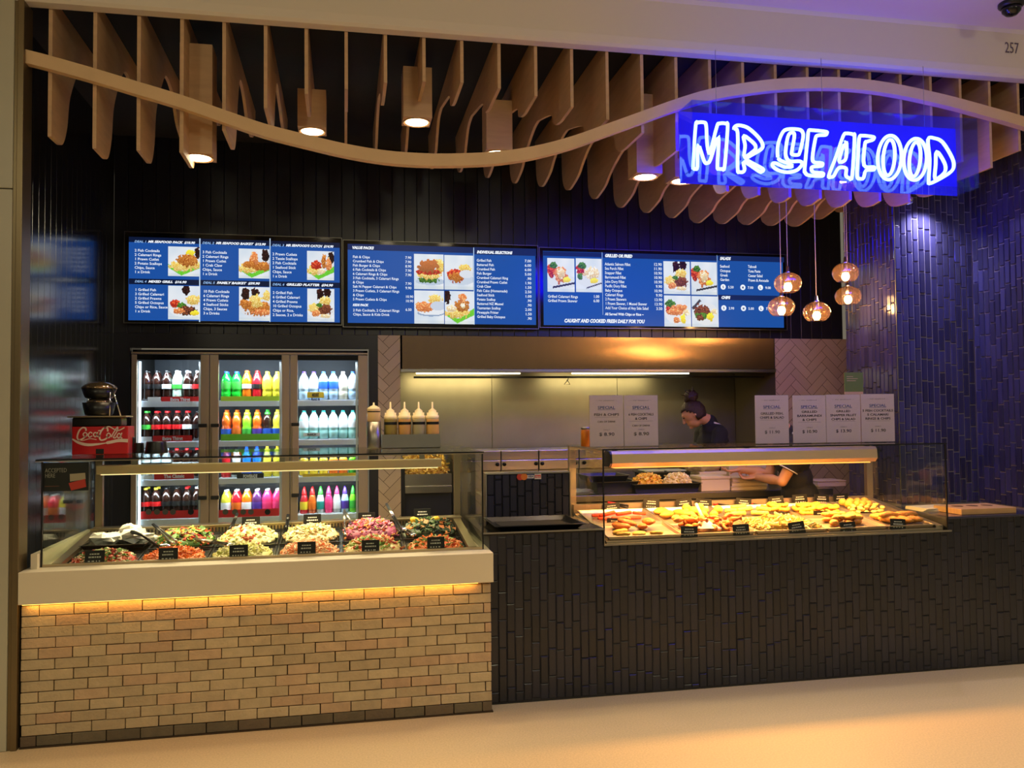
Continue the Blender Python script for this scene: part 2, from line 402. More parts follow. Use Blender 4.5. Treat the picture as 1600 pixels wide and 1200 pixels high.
mb = MB(); mb.box((s2.x-.021, .5845, s2.z-.0165), (s2.x+.021, .5842, s2.z+.0165)); a = mb.build('card_sticker', 'sticker_white', sp); a['label'] = 'white card sticker with a red bar'
mb = MB(); mb.box((s2.x-.018, .584, s2.z-.008), (s2.x+.018, .5838, s2.z+.009)); mb.build('bar', 'sticker_red', a)
text('eftpos', (s2.x, .5836, s2.z-.004), .012, 'sticker_white', a, .03, 'CENTER', .02)
# black serving tray
tx0, tx1, ty0, ty1, tz = .835, 1.34, .14, .56, .947
tr = thing('serving_tray', 'empty black rectangular serving tray lying on the low counter before the panel', 'tray', (1.09, .35, tz))
mb = MB()
def trayshell(mb, x0, x1, y0, y1, z, h, fl, t=.004, col=None, lip=.012):
    a = [(x0+fl, y0+fl, z), (x1-fl, y0+fl, z), (x1-fl, y1-fl, z), (x0+fl, y1-fl, z)]; b = [(x0, y0, z+h), (x1, y0, z+h), (x1, y1, z+h), (x0, y1, z+h)]
    L = [(x0-lip, y0-lip, z+h), (x1+lip, y0-lip, z+h), (x1+lip, y1+lip, z+h), (x0-lip, y1+lip, z+h)]
    rings = [[(p[0]+(t if i in (0, 3) else -t), p[1]+(t if i < 2 else -t), p[2]+t) for i, p in enumerate(a)], [(p[0]+(t if i in (0, 3) else -t), p[1]+(t if i < 2 else -t), p[2]+t) for i, p in enumerate(b)],
             [(p[0], p[1], p[2]+t) for p in L], L, b, a]
    V = [[mb.bm.verts.new(p) for p in r] for r in rings]; fs = [mb.bm.faces.new(V[0])]
    for A, B in zip(V, V[1:]):
        for i in range(4): fs.append(mb.bm.faces.new((A[i], A[(i+1) % 4], B[(i+1) % 4], B[i])))
    fs.append(mb.bm.faces.new(V[-1][::-1])); mb._col(fs, col)
trayshell(mb, tx0, tx1, ty0, ty1, tz, .024, .025); mb.build('tray_body', 'black_plastic', tr)
mb = MB(); mb.box((tx0+.05, ty0+.05, tz+.0045), (tx1-.05, ty1-.05, tz+.0065), .001); mb.build('mat', 'black_matte', tr)
# ------------------------------------------------------------------ ceiling fins
NF = 28; XK = lambda k: -1.463+.2108*k
ZF = {0: 3.03, 1: 2.98, 2: 2.98, 3: 2.98, 4: 3.11, 5: 3.24, 6: 3.33, 7: 3.37, 8: 3.42, 9: 3.44, 10: 3.45, 11: 3.43, 12: 3.40, 13: 3.35, 14: 3.29, 15: 3.225, 16: 3.13, 17: 3.03, 18: 2.97, 20: 2.94, 22: 2.93, 24: 2.95, 25: 3.02, 26: 3.13, 27: 3.25}
YF = {0: .25, 2: .34, 4: .45, 5: .48, 9: .46, 11: .5, 13: .42, 15: .48, 17: .40, 21: .50, 27: .45}
YN = {0: .62, 2: .74, 4: .76, 5: .8, 10: 1.1, 11: 1.12, 13: .94, 15: 1.02, 18: .85, 24: .8, 27: .85}
ZN = {0: 3.60, 2: 3.63, 10: 3.67, 11: 3.635, 13: 3.56, 15: 3.49, 17: 3.38, 20: 3.25, 24: 3.3, 27: 3.5}
YE = {0: .75, 1: 1.0, 2: 1.42, 3: 1.5, 4: 1.55, 5: 1.68, 7: 1.88}
ZB = {0: 3.60, 2: 3.42, 3: 3.55, 4: 3.5, 5: 3.54, 6: 3.515, 7: 3.485, 8: 3.46, 9: 3.445, 10: 3.435, 11: 3.42, 13: 3.355, 15: 3.32, 17: 3.2, 20: 3.1, 24: 3.1, 27: 3.3}
for k in range(NF):
    x = XK(k); zf, yf, yn, zn, zb = (lerp(t, k) for t in (ZF, YF, YN, ZN, ZB)); y0 = .055; ye = lerp(YE, k)
    dz = zn-zf
    bot = spline([(yf-.12, zf+.0), (yf-.02, zf+.015), (yf+.05, zf+dz*.22), (yf+.10, zf+dz*.55), (yn-.11, zn-dz*.07), (yn, zn), (yn+.14, zn-.02)]+([(max(yn+.24, ye-.58), zb+(zn-zb)*.55), (max(yn+.32, ye-.46), zb+(zn-zb)*.22), (max(yn+.42, ye-.32), zb+.01), (ye-.2, zb), (ye-.09, zb+.04), (ye-.02, zb+.14), (ye, 3.68)] if k > 1 else [(ye, 3.68)]), 5)
    if 17 <= k <= 25:
        prof = [(y0, 3.75), (y0, 3.16), (.285, 3.16), (.285, max(2.95, zf))] + [(p.x, p.y) for p in bot] + [(ye+.02, 3.75)]
    else:
        prof = [(y0, 3.75), (y0, zf)] + [(p.x, p.y) for p in bot] + [(ye+.02, 3.75)]
    mb = MB(); mb.prism([(x-.009, y, z) for y, z in prof], (.018, 0, 0))
    o = mb.build('ceiling_fin', 'plywood')
    n = ORD[k] if k < 14 else ORD[NF-1-k]
    side = 'left pillar' if k < 14 else 'right wall'
    tag(o, 'wavy plywood ceiling fin, %s counting from the %s' % (n, side), 'fin', 'plywood fins hanging in a row under the shop ceiling')
# the wavy plywood ribbon across the fins
RB = [(-1.57, 3.415), (-1.45, 3.39), (-1.24, 3.34), (-1.03, 3.285), (-.82, 3.23), (-.61, 3.165), (-.41, 3.105), (-.2, 3.06), (.01, 3.02), (.22, 2.995), (.43, 2.99), (.63, 3.0), (.84, 3.022), (1.05, 3.065), (1.26, 3.13), (1.46, 3.21), (1.67, 3.295), (1.88, 3.38), (2.08, 3.45), (2.29, 3.5), (2.5, 3.54), (2.7, 3.565), (2.91, 3.58), (3.12, 3.58), (3.33, 3.565), (3.53, 3.54), (3.73, 3.51), (3.95, 3.47), (4.21, 3.42), (4.6, 3.33)]
mb = MB(); S = spline(RB, 4); h = .034
for p, q in zip(S, S[1:]):
    mb.prism([(p.x, .0, p.y-h), (q.x, .0, q.y-h), (q.x, .0, q.y+h), (p.x, .0, p.y+h)], (0, .05, 0))
bmesh.ops.remove_doubles(mb.bm, verts=mb.bm.verts[:], dist=1e-5)
mb.solo('wave_ribbon', 'ply_light', 'long curving plywood ribbon sweeping in a wave across the front of the fins', 'ribbon', (1.3, .02, 3.3))
# ------------------------------------------------------------------ downlights in plywood boxes
lampmat('lamp_disc', (255, 236, 196), 14.)
DL = [(310, 243, .30, 3.03, .60, 'hanging lowest beside the left pillar'), (488, 201, .72, 3.35, .23, 'left of the middle, second from the left pillar'), (651, 174, .45, 3.35, .30, 'highest, in the middle above the menu screens'),
      (777, 231, .78, 3.29, .32, 'right of the middle behind the ribbon'), (1008, 270, .50, 3.10, .5, 'just left of the neon sign'), (1066, 268, .62, 3.12, .5, 'partly hidden behind the left end of the neon sign'), (958, 298, 1.2, 3.17, .5, None), (1375, 290, 1.0, 3.12, .5, None)]
for i, (px, py, y, zb, hh, w) in enumerate(DL):
    if w is None: continue
    p = at(px, py, y); s = .084
    t = thing('box_downlight', 'square plywood box downlight, '+w, 'light', (p.x, y, zb), 0, 'boxed downlights among the ceiling fins')
    mb = MB(); mb.box((p.x-s, y-s, zb), (p.x+s, y+s, zb+hh)); mb.build('box', 'plywood', t)
    mb = MB(); mb.lathe([(.078, -.006), (.078, .0), (.066, 0.0), (.06, -.004)], 24, Matrix.Translation((p.x, y, zb-.001)), cap=False); mb.build('ring', 'ply_light', t)
    mb = MB(); disc(mb, 0, 0, 0, .066, 24); bmesh.ops.transform(mb.bm, matrix=Matrix.Translation((p.x, y, zb-.004)) @ Matrix.Rotation(-PI/2, 4, 'X'), verts=mb.bm.verts[:]); mb.build('lamp', 'lamp_disc', t)
    light('downlight', 'SPOT', (p.x, y, zb-.02), 40, (255, 222, 172), .05, target=(p.x, y+.02, 0), spot=1.9, blend=.7)
# ------------------------------------------------------------------ glass pendants
lampmat('bulb', (255, 214, 150), 26.)
PD = [(1231, 442, .70, 'upper left globe, the nearer of the overlapping left pair'), (1221, 479, .86, 'lower left globe hanging in front of the right menu screen'), (1276, 487, .78, 'lowest globe, alone in the middle'), (1321, 426, .86, 'highest globe, upper of the right pair'), (1325, 462, .98, 'lower globe of the right pair')]
for px, py, y, w in PD:
    p = at(px, py, y); r = .092
    t = thing('pendant_lamp', 'clear glass pendant, '+w, 'light', (p.x, y, p.z), 0, 'glass globe pendants over the hot food case')
    prof = spline([(.018, .068), (.045, .062), (.078, .036), (.092, 0), (.084, -.032), (.066, -.056), (.05, -.064)], 5)
    mb = MB(); mb.lathe([(q.x, q.y) for q in prof], 28, Matrix.Translation(p), cap=False); mb.build('glass_globe', 'amber_glass', t)
    mb = MB(); mb.lathe([(.019, .066), (.02, .072), (.012, .08), (.009, .11), (.003, .115)], 14, Matrix.Translation(p)); mb.build('cap', 'chrome', t)
    mb = MB(); mb.lathe([(.016, .066), (.017, .02), (.02, .0)], 14, Matrix.Translation(p)); mb.build('lamp_holder', 'steel_dull', t)
    mb = MB(); mb.ell((p.x, p.y, p.z-.028), (.027, .027, .032), 14); mb.build('bulb', 'bulb', t)
    mb = MB(); mb.tube([(p.x, p.y, p.z+.11), (p.x, p.y, 3.75)], .0022, 6); mb.build('cord', 'white_paint', t)
    light('pendant', 'POINT', (p.x, y, p.z-.09), 3.5, (255, 190, 110), .03)
# ------------------------------------------------------------------ neon sign
mat('sign_blue', (8, 10, 120), .04, coat=1., spec=1., emit=(3, 6, 255), es=.8)
lampmat('neon', (196, 255, 255), 3.2)
SX0, SX1, SYF, SYB, SZ0, SZ1 = 1.872, 3.665, -.25, -.062, 2.905, 3.318
sg = thing('neon_sign', 'blue acrylic box sign with glowing double-line neon letters hung before the fins', 'sign', (2.77, -.15, 2.905))
mb = MB(); mb.box((SX0, SYB-.006, SZ0), (SX1, SYB, SZ1)); mb.build('back_panel', 'sign_blue', sg)
for nm, a, b in (('front_panel', (SX0, SYF, SZ0), (SX1, SYF+.003, SZ1)), ('top_panel', (SX0, SYF+.004, SZ1-.003), (SX1, SYB-.008, SZ1)), ('base_panel', (SX0, SYF+.004, SZ0), (SX1, SYB-.008, SZ0+.003)), ('end_panel', (SX0, SYF+.004, SZ0+.004), (SX0+.003, SYB-.008, SZ1-.004)), ('end_panel', (SX1-.003, SYF+.004, SZ0+.004), (SX1, SYB-.008, SZ1-.004))):
    mb = MB(); mb.box(a, b); mb.build(nm, 'acrylic', sg)
NY = -.19
def z7(L): return [(1040+x*.175, 140+y*.175) for x, y in L]
def z4(L): return [(1200+x*.25, y*.25) for x, y in L]
def ellp(cx, cy, rx, ry, t=0, n=20): return [(cx+rx*math.cos(a)*math.cos(t)-ry*math.sin(a)*math.sin(t), cy+rx*math.cos(a)*math.sin(t)+ry*math.sin(a)*math.cos(t)) for a in [2*PI*i/n for i in range(n)]]
NEON = [('m', [z7([(252, 702), (246, 680), (268, 325), (290, 295), (340, 293), (362, 320), (370, 480), (388, 568), (402, 545), (458, 330), (480, 303), (535, 303), (554, 335), (527, 685), (507, 708), (475, 706), (462, 680), (472, 415), (402, 620), (374, 655), (345, 640), (291, 495), (284, 688), (268, 708)])]),
        ('r', [z7([(610, 350), (628, 325), (668, 320), (740, 345), (828, 425), (866, 490), (850, 535), (722, 612), (738, 636), (868, 708), (856, 732), (832, 728), (702, 645), (706, 710), (690, 735), (660, 735), (643, 705), (643, 385)]), z7([(698, 412), (790, 482), (804, 520), (790, 545), (704, 600), (710, 500)])]),
        ('s', [z7([(1002, 600), (1002, 500), (1035, 400), (1080, 356), (1190, 356), (1226, 388), (1224, 450), (1198, 560), (1178, 583), (1130, 578), (1128, 545), (1150, 405), (1122, 385), (1092, 420), (1072, 540), (1076, 600), (1110, 640), (1198, 640), (1218, 668), (1170, 720), (1080, 738), (990, 712), (952, 672), (980, 656), (1062, 690), (1132, 685), (1100, 662), (1030, 635)])]),
        ('e', [z7([(1276, 372), (1300, 362), (1428, 375), (1440, 390), (1425, 405), (1357, 410), (1337, 440), (1312, 600), (1326, 648), (1390, 655), (1402, 668), (1388, 682), (1312, 690), (1302, 712), (1322, 738), (1398, 745), (1408, 760), (1390, 772), (1280, 766), (1246, 740), (1242, 700), (1268, 440)])]),
        ('a', [z4([(380, 1096), (425, 980), (470, 850), (492, 834), (530, 840), (541, 862), (526, 1100), (507, 1112), (487, 1096), (487, 1052), (442, 1050), (412, 1098), (394, 1106)]), z4([(484, 885), (491, 940), (482, 1000), (444, 1004)])]),
        ('f', [z4([(570, 862), (592, 848), (655, 855), (662, 866), (650, 876), (620, 885), (606, 900), (600, 1032), (660, 1044), (666, 1055), (655, 1062), (612, 1066), (597, 1112), (577, 1117), (557, 1102), (562, 980)])]),
        ('o', [z4(ellp(760, 985, 74, 138, .06)), z4(ellp(756, 985, 36, 112, .08))]), ('o', [z4(ellp(920, 996, 72, 130, .06)), z4(ellp(918, 996, 34, 108, .1))]),
        ('d', [z4([(1000, 872), (1040, 864), (1092, 890), (1150, 985), (1161, 1040), (1140, 1076), (1070, 1120), (1012, 1146), (1004, 1130), (1010, 1000)]), z4([(1054, 948), (1098, 1008), (1110, 1058), (1088, 1094), (1044, 1116), (1048, 1030)])])]
for nm, loops in NEON:
    mb = MB()
    for L in loops: mb.tube([at(x, y, NY) for x, y in [(p.x, p.y) for p in spline(L, 4, True)]], .0100, 8, True)
    mb.build('neon_letter_'+nm, 'neon', sg)
    for L in loops[:1]:
        for i in (0, len(L)//2):
            q = at(*L[i], NY); mb = MB(); mb.tube([q, (q.x, SYB-.006, q.z)], .004, 6); mb.build('standoff', 'clear_plastic', sg)
for x in (2.1, 2.77, 3.45):
    mb = MB(); mb.tube([(x, -.07, SZ1), (x, -.07, 3.69)], .0015, 5); mb.build('hanging_wire', 'steel', sg)
for x in (2.2, 2.9, 3.45):
    light('neon glow', 'POINT', (x, -.21, 3.11), 9, (84, 42, 255), .12)
light('neon back glow', 'AREA', (2.77, SYB+.004, 3.11), 155, (30, 28, 255), 1.75, rot=(PI/2, 0, PI), sy=.38)
light('neon base glow', 'AREA', (2.77, -.15, SZ0-.004), 7, (48, 38, 255), 1.75, rot=(0, 0, 0), sy=.16)
# small chrome spotlight aimed down the tiled column
p = at(1420, 314, .42)
t = thing('spotlight', 'small chrome spotlight under the last fins, aimed down the tiled column', 'spotlight', (p.x, .42, p.z))
mb = MB(); mb.lathe([(.0, .03), (.022, .03), (.03, .0), (.026, -.012)], 16, Matrix.Translation(p) @ Matrix.Rotation(-.35, 4, 'X')); mb.build('head', 'chrome', t)
mb = MB(); mb.tube([(p.x, .42, p.z+.02), (p.x, .42, 3.1)], .008, 8); mb.build('stem', 'chrome', t)
light('column spot', 'SPOT', (p.x+.26, .57, p.z+.03), 42, (226, 222, 255), .02, target=(p.x+.32, .685, 2.2), spot=2.3, blend=1.)
# unit number and camera dome on the bulkhead
mat('number_grey', (96, 84, 96), .6)
a, b = at(1570, 82, -.045), at(1591, 66, -.045)
text('257', (a.x, -.046, a.z), (b.z-a.z)*1.35, 'number_grey', bulk, b.x-a.x, name='unit_number')
p = atz(1580, 4, 3.98)
t = thing('dome_camera', 'small dark security camera dome under the mall ceiling above the unit number', 'camera', (p.x, p.y, 3.978))
mb = MB(); mb.lathe([(.07, .0), (.07, -.02), (.06, -.03)], 24, Matrix.Translation((p.x, p.y, 3.98))); mb.build('base', 'black_plastic', t)
mb = MB(); mb.lathe([(.056, -.028), (.05, -.055), (.03, -.075), (0, -.082)], 24, Matrix.Translation((p.x, p.y, 3.98))); mb.build('dome', 'black_gloss', t)
# ------------------------------------------------------------------ menu screens
lampmat('ink_white', (240, 246, 255), 1.0); lampmat('ink_pale', (150, 190, 240), 1.0); lampmat('ink_navy', (20, 44, 100), 1.0)
def screenmat(n, col): return mat(n, (4, 5, 8), .3, emit=col, es=.9, spec=.2)
screenmat('screen_blue', (30, 84, 168)); screenmat('screen_band', (14, 26, 58)); screenmat('screen_band_blue', (22, 40, 92)); screenmat('screen_deep', (20, 58, 128)); screenmat('screen_line', (200, 225, 250))
mat('screen_photo', (0, 0, 0), .3, attr='emit', es=.92, spec=.2)
CHIP = [(240, 208, 110), (228, 186, 84), (248, 226, 150), (210, 160, 70)]
FRY = [(196, 120, 50), (176, 98, 38), (214, 146, 70), (150, 80, 30)]
GRN = [(60, 110, 40), (90, 140, 50), (40, 80, 30)]
RED = [(190, 50, 36), (160, 36, 30), (214, 90, 50)]
MEAT = [(120, 60, 40), (90, 46, 32), (150, 84, 56), (60, 34, 26)]
PALE = [(238, 214, 170), (228, 196, 140), (244, 232, 206)]
SAL = [(226, 140, 84), (206, 112, 60), (238, 170, 110)]
COKE = [(44, 22, 20), (30, 16, 16), (60, 30, 26)]
LEM = [(246, 226, 70), (236, 208, 50)]
TRAYG = lambda: ('p', [(-.02, .30), (.42, .02), (1.05, .30), (1.05, .52), (.44, .16), (-.02, .42)], [(120, 216, 60), (104, 200, 50)])
PICS = {
 'box1': [('e', .93, .80, .10, .22, COKE), TRAYG(), ('e', .45, .34, .42, .17, CHIP), ('e', .80, .40, .3, .16, CHIP), ('e', .62, .56, .33, .23, FRY), ('e', .70, .80, .15, .10, LEM)],
 'box2': [('e', .88, .80, .12, .24, COKE), TRAYG(), ('e', .36, .34, .40, .16, CHIP), ('e', .74, .42, .34, .17, FRY), ('e', .5, .66, .14, .24, SAL), ('e', .36, .46, .20, .12, FRY)],
 'box3': [('e', .90, .78, .12, .24, COKE), TRAYG(), ('e', .30, .34, .30, .16, CHIP), ('e', .36, .52, .20, .16, RED), ('e', .62, .64, .10, .24, FRY), ('e', .80, .56, .12, .22, SAL), ('e', .54, .30, .17, .10, PALE)],
 'grill1': [('e', .55, .86, .11, .16, COKE), ('e', .60, .28, .56, .22, [(236, 240, 244)]), ('e', .80, .54, .28, .16, [(230, 234, 240)]), ('e', .80, .60, .24, .15, CHIP), ('e', .22, .46, .18, .12, RED), ('e', .42, .40, .16, .10, GRN), ('e', .60, .26, .30, .14, MEAT), ('e', .34, .26, .2, .09, SAL), ('e', .84, .20, .14, .08, LEM)],
 'basket': [('e', .22, .78, .13, .18, COKE), ('e', .52, .80, .13, .18, COKE), ('e', .62, .34, .58, .24, [(226, 228, 234)]), ('e', .62, .38, .50, .22, FRY), ('e', .55, .60, .22, .2, CHIP), ('e', .78, .26, .34, .09, SAL), ('e', .2, .5, .2, .12, FRY), ('e', .92, .74, .14, .16, CHIP)],
 'grill2': [('e', .48, .82, .13, .2, COKE), ('e', .74, .90, .13, .2, COKE), ('e', .52, .32, .52, .24, [(234, 238, 242)]), ('e', .66, .64, .24, .14, CHIP), ('e', .26, .40, .24, .14, CHIP), ('e', .64, .36, .26, .17, MEAT), ('e', .32, .26, .18, .10, SAL), ('e', .46, .5, .12, .06, GRN), ('e', .66, .18, .18, .07, PALE)],
 'burger': [('e', .86, .66, .2, .22, CHIP), ('e', .55, .22, .5, .10, [(190, 206, 226)]), ('e', .48, .28, .36, .10, GRN), ('e', .48, .40, .40, .12, CHIP), ('e', .48, .50, .42, .09, RED), ('e', .5, .66, .36, .18, [(184, 110, 62), (168, 96, 52)])],
 'plate1': [('e', .58, .30, .46, .16, [(206, 218, 234)]), ('e', .72, .62, .24, .14, CHIP), ('e', .42, .40, .32, .2, RED), ('e', .40, .36, .24, .14, FRY), ('e', .76, .46, .24, .12, [(226, 232, 240)])],
 'plate2': [('e', .56, .32, .46, .10, [(150, 170, 200)]), ('e', .58, .36, .44, .10, [(236, 240, 246)]), ('e', .70, .74, .26, .14, CHIP), ('e', .34, .50, .32, .16, SAL), ('e', .80, .54, .26, .14, [(206, 216, 232)])],
 'box4': [('e', .06, .82, .14, .2, COKE), TRAYG(), ('e', .42, .34, .42, .16, CHIP), ('e', .58, .58, .24, .20, FRY), ('e', .60, .78, .14, .14, SAL), ('e', .22, .46, .18, .10, PALE), ('e', .62, .56, .10, .08, PALE)],
 'fillet': [('e', .60, .3, .56, .2, [(226, 232, 238)]), ('e', .16, .64, .2, .2, RED), ('e', .24, .78, .14, .10, GRN), ('e', .48, .52, .24, .26, SAL), ('e', .5, .56, .14, .18, PALE), ('e', .72, .36, .14, .08, LEM), ('p', [(.2, .10), (1, .24), (1, .3), (.2, .16)], [(60, 60, 66)])],
 'squid': [('e', .60, .34, .52, .2, [(226, 232, 238)]), ('e', .2, .66, .18, .18, RED), ('e', .26, .78, .16, .10, GRN), ('e', .16, .46, .12, .1, GRN), ('e', .62, .58, .3, .2, PALE), ('e', .7, .34, .16, .08, LEM), ('p', [(.4, .10), (1, .26), (1, .3), (.4, .14)], [(80, 80, 90)])],
 'skewer': [('e', .52, .44, .50, .36, [(236, 238, 242)]), ('e', .26, .70, .2, .16, GRN), ('e', .2, .52, .14, .12, RED), ('e', .56, .60, .32, .12, SAL), ('e', .42, .46, .3, .10, SAL), ('e', .84, .46, .13, .10, PALE), ('e', .7, .24, .1, .16, LEM), ('e', .46, .22, .14, .10, SAL)],
 'octopus': [('p', [(0, .62), (.3, .90), (.36, .84), (.06, .55)], [(70, 70, 80)]), ('e', .54, .42, .48, .36, [(232, 236, 240)]), ('e', .4, .5, .3, .24, MEAT), ('e', .36, .34, .24, .12, GRN), ('e', .84, .5, .13, .10, PALE), ('e', .68, .32, .14, .12, LEM), ('e', .3, .3, .14, .1, MEAT)]}
def photo(parent, a, b, kind, Y, n=52):
    rnd = random.Random(kind); pa, pb = at(*a, Y), at(*b, Y); x0, x1, z1, z0 = pa.x, pb.x, pa.z, pb.z
    bm = bmesh.new(); lay = bm.loops.layers.float_color.new('col')
    V = [[bm.verts.new((x0+(x1-x0)*i/n, Y, z0+(z1-z0)*j/n)) for j in range(n+1)] for i in range(n+1)]
    for i in range(n):
        for j in range(n):
            u, v = (i+.5)/n, (j+.5)/n
            g = .5+.5*noise.noise((u*2.3, v*2.1, len(kind))); c = (206+44*g, 222+28*g, 238+14*g)
            if v < .1: c = (200+40*g, 214+30*g, 234)
            nn = noise.noise((u*14, v*14, 3.7))
            for s in PICS[kind]:
                if s[0] == 'e':
                    q = ((u-s[1])/s[3])**2+((v-s[2])/s[4])**2
                    if q < 1+(nn*.8 if len(s[5]) > 1 else 0):
                        m_ = noise.noise((u*19, v*23, s[1]*9)); f_ = (1.06+.2*(v-s[2])/s[4]*.7+rnd.uniform(-.05, .05)+m_*.16) if len(s[5]) > 1 else 1
                        c = tuple(max(0, min(255, w_*f_)) for w_ in s[5][min(len(s[5])-1, int((.5+m_)*len(s[5]))) if m_ > -.5 else 0])
                else:
                    P = s[1]; ins = False
                    for k in range(len(P)):
                        (xa, ya), (xb, yb) = P[k], P[k-1]
                        if (ya > v) != (yb > v) and u < (xb-xa)*(v-ya)/(yb-ya)+xa: ins = not ins
                    if ins: c = rnd.choice(s[2])
            f = bm.faces.new((V[i][j], V[i+1][j], V[i+1][j+1], V[i][j+1])); c = rgb(*c)
            for l in f.loops: l[lay] = c
    for f in bm.faces:
        if f.normal.y > 0: f.normal_flip()
    bmesh.ops.translate(bm, verts=bm.verts[:], vec=-wl(parent))
    me = bpy.data.meshes.new('food_photo'); bm.to_mesh(me); bm.free()
    o = bpy.data.objects.new('food_photo', me); COL.objects.link(o); me.materials.append(MATS['screen_photo']); o.parent = parent; return o
YS = 2.235
def quad(parent, name, a, b, m, Y):
    p, q = at(*a, Y), at(*b, Y); mb = MB(); mb.box((p.x, Y, q.z), (q.x, Y+.0008, p.z)); return mb.build(name, m, parent)
def board(label, fr, sc):
    p, q = at(*fr[0], YS), at(*fr[1], YS); a, b = at(*sc[0], YS), at(*sc[1], YS)
    t = thing('menu_screen', label, 'menu screen', ((p.x+q.x)/2, YS, q.z), 0, 'menu screens above the kitchen')
    mb = MB(); mb.box((p.x, YS+.004, q.z), (q.x, 2.296, p.z), .003)
    mb.build('housing', 'black_gloss', t)
    mb = MB(); e = .004
    mb.box((p.x, YS-.002, q.z), (q.x, YS+.003, q.z+e)); mb.box((p.x, YS-.002, p.z-e), (q.x, YS+.003, p.z)); mb.box((p.x, YS-.002, q.z+e), (p.x+e, YS+.003, p.z-e)); mb.box((q.x-e, YS-.002, q.z+e), (q.x, YS+.003, p.z-e)); mb.build('edge_strip', 'steel_dull', t)
    mb = MB(); mb.box((a.x, YS, b.z), (b.x, YS+.004, a.z)); s = mb.build('screen', 'screen_blue', t); return s
def wr(parent, pt, body, h, width_px, m='ink_white', bold=.0, shear=0, line=None, al='LEFT'):
    p = at(*pt, YS-.001); q = at(pt[0]+1, pt[1], YS-.001); k = q.x-p.x
    return text(body, (p.x, YS-.0012, p.z), h*k/.70, m, parent, width_px*k, al, bold, shear, line*k if line else None, 'menu_lettering')
B1 = lambda x, y: (180+x*.225, 350+y*.225); B2 = lambda x, y: (530+x*.2, 360+y*.2); B3 = lambda x, y: (840+x*.25, 370+y*.25)
s = board('left menu screen with six meal deals, above the drinks fridge', (B1(62, 50), B1(1576, 704)), (B1(95, 88), B1(1560, 684)))
for a, b in (((95, 88), (1560, 166)), ((95, 378), (1560, 445))): quad(s, 'header_band', B1(*a), B1(*b), 'screen_band', YS-.0004)
for x in (584, 1072): quad(s, 'divider', B1(x, 100), B1(x+6, 680), 'screen_line', YS-.0006)
D6 = [(133, 120, 'DEAL 1', 'MR SEAFOOD PACK  $10.90', 330, 368, 586, 155, 365, 'box1', ['2 Fish Cocktails', '2 Calamari Rings', '1 Prawn Cutlet', '2 Potato Scallops', 'Chips, Sauce', '1 x Drink'], 190, 182),
      (604, 130, 'DEAL 2', 'MR SEAFOOD BASKET  $12.90', 350, 858, 1070, 170, 380, 'box2', ['3 Fish Cocktails', '2 Calamari Rings', '1 Prawn Cutlet', '1 Crab Claw', 'Chips, Sauce', '1 x Drink'], 180, 194),
      (1090, 146, 'DEAL 3', 'MR SEAFOOD\'S CATCH  $14.90', 334, 1332, 1520, 186, 392, 'box3', ['2 Prawn Cutlets', '2 Tassie Scallops', '2 Fish Cocktails', '1 Seafood Stick', 'Chips, Sauce', '1 x Drink'], 175, 208),
      (135, 397, 'DEAL 4', 'MIXED GRILL  $16.90', 268, 368, 588, 428, 664, 'grill1', ['1 Grilled Fish', '3 Grilled Calamari', '2 Grilled Prawns', '5 Grilled Octopus', 'Chips or Rice, Sauce', '1 x Drink'], 228, 455),
      (610, 406, 'DEAL 5', 'FAMILY BASKET  $39.90', 302, 860, 1074, 436, 674, 'basket', ['10 Fish Cocktails', '6 Calamari Rings', '4 Prawn Cutlets', '4 Seafood Sticks', 'Chips, 3 Sauces', '3 x Drinks'], 182, 467),
      (1092, 418, 'DEAL 6', 'GRILLED PLATTER  $34.90', 326, 1334, 1522, 448, 680, 'grill2', ['2 Grilled Fish', '6 Grilled Calamari', '4 Grilled Prawns', '10 Grilled Octopus', 'Chips or Rice,', '2 Sauces, 2 x Drinks'], 210, 476)]
for x, y, d, h, hw, p0, p1, p2, p3, kind, L, w, y0 in D6:
    wr(s, B1(x, y+8), d, 3.6, 82*.225, 'ink_pale', .02, .25); wr(s, B1(x+95, y+9), h, 3.6, hw*.225, 'ink_white', .05, .3)
    wr(s, B1(x+2, y0+9), '\n'.join(L), 4.3, w*.225, 'ink_white', .012, 0, 32*.225)
    photo(s, B1(p0, p2), B1(p1, p3), kind, YS-.001)
s = board('middle menu screen listing value packs and individual selections, with a burger photo', (B2(28, 72), B2(1560, 772)), (B2(66, 104), B2(1538, 738)))
quad(s, 'header_band', B2(66, 104), B2(1050, 178), 'screen_band_blue', YS-.0004); quad(s, 'header_band', B2(1056, 130), B2(1538, 200), 'screen_band_blue', YS-.0004); quad(s, 'divider', B2(1048, 134), B2(1058, 736), 'screen_line', YS-.0006)
wr(s, B2(100, 143), 'VALUE PACKS', 4, 34, 'ink_white', .06, .25); wr(s, B2(1076, 178), 'INDIVIDUAL SELECTIONS', 4, 56, 'ink_white', .06, .25)
wr(s, B2(106, 215), 'Fish & Chips\nCrumbed Fish & Chips\nFish Burger & Chips\n6 Fish Cocktails & Chips\n6 Calamari Rings & Chips\n3 Fish Cocktails, 3 Calamari Rings\n& Chips\nSalt N Pepper Calamari & Chips\n3 Prawn Cutlets, 3 Calamari Rings\n& Chips\n5 Prawn Cutlets & Chips', 4.0, 73, 'ink_white', .012, 0, 33.8*.2)
wr(s, B2(106, 590), 'KIDS PACK', 3.4, 25, 'ink_white', .06, .25); wr(s, B2(108, 632), '2 Fish Cocktails, 2 Calamari Rings\nChips, Sauce & Kids Drink', 4.0, 73, 'ink_white', .012, 0, 33*.2)
wr(s, B2(516, 222), '7.90\n7.90\n8.90\n7.90\n7.90\n\n7.90\n9.90\n\n10.90\n10.90\n\n6.50', 4.0, 12, 'ink_white', .01, 0, 34.2*.2)
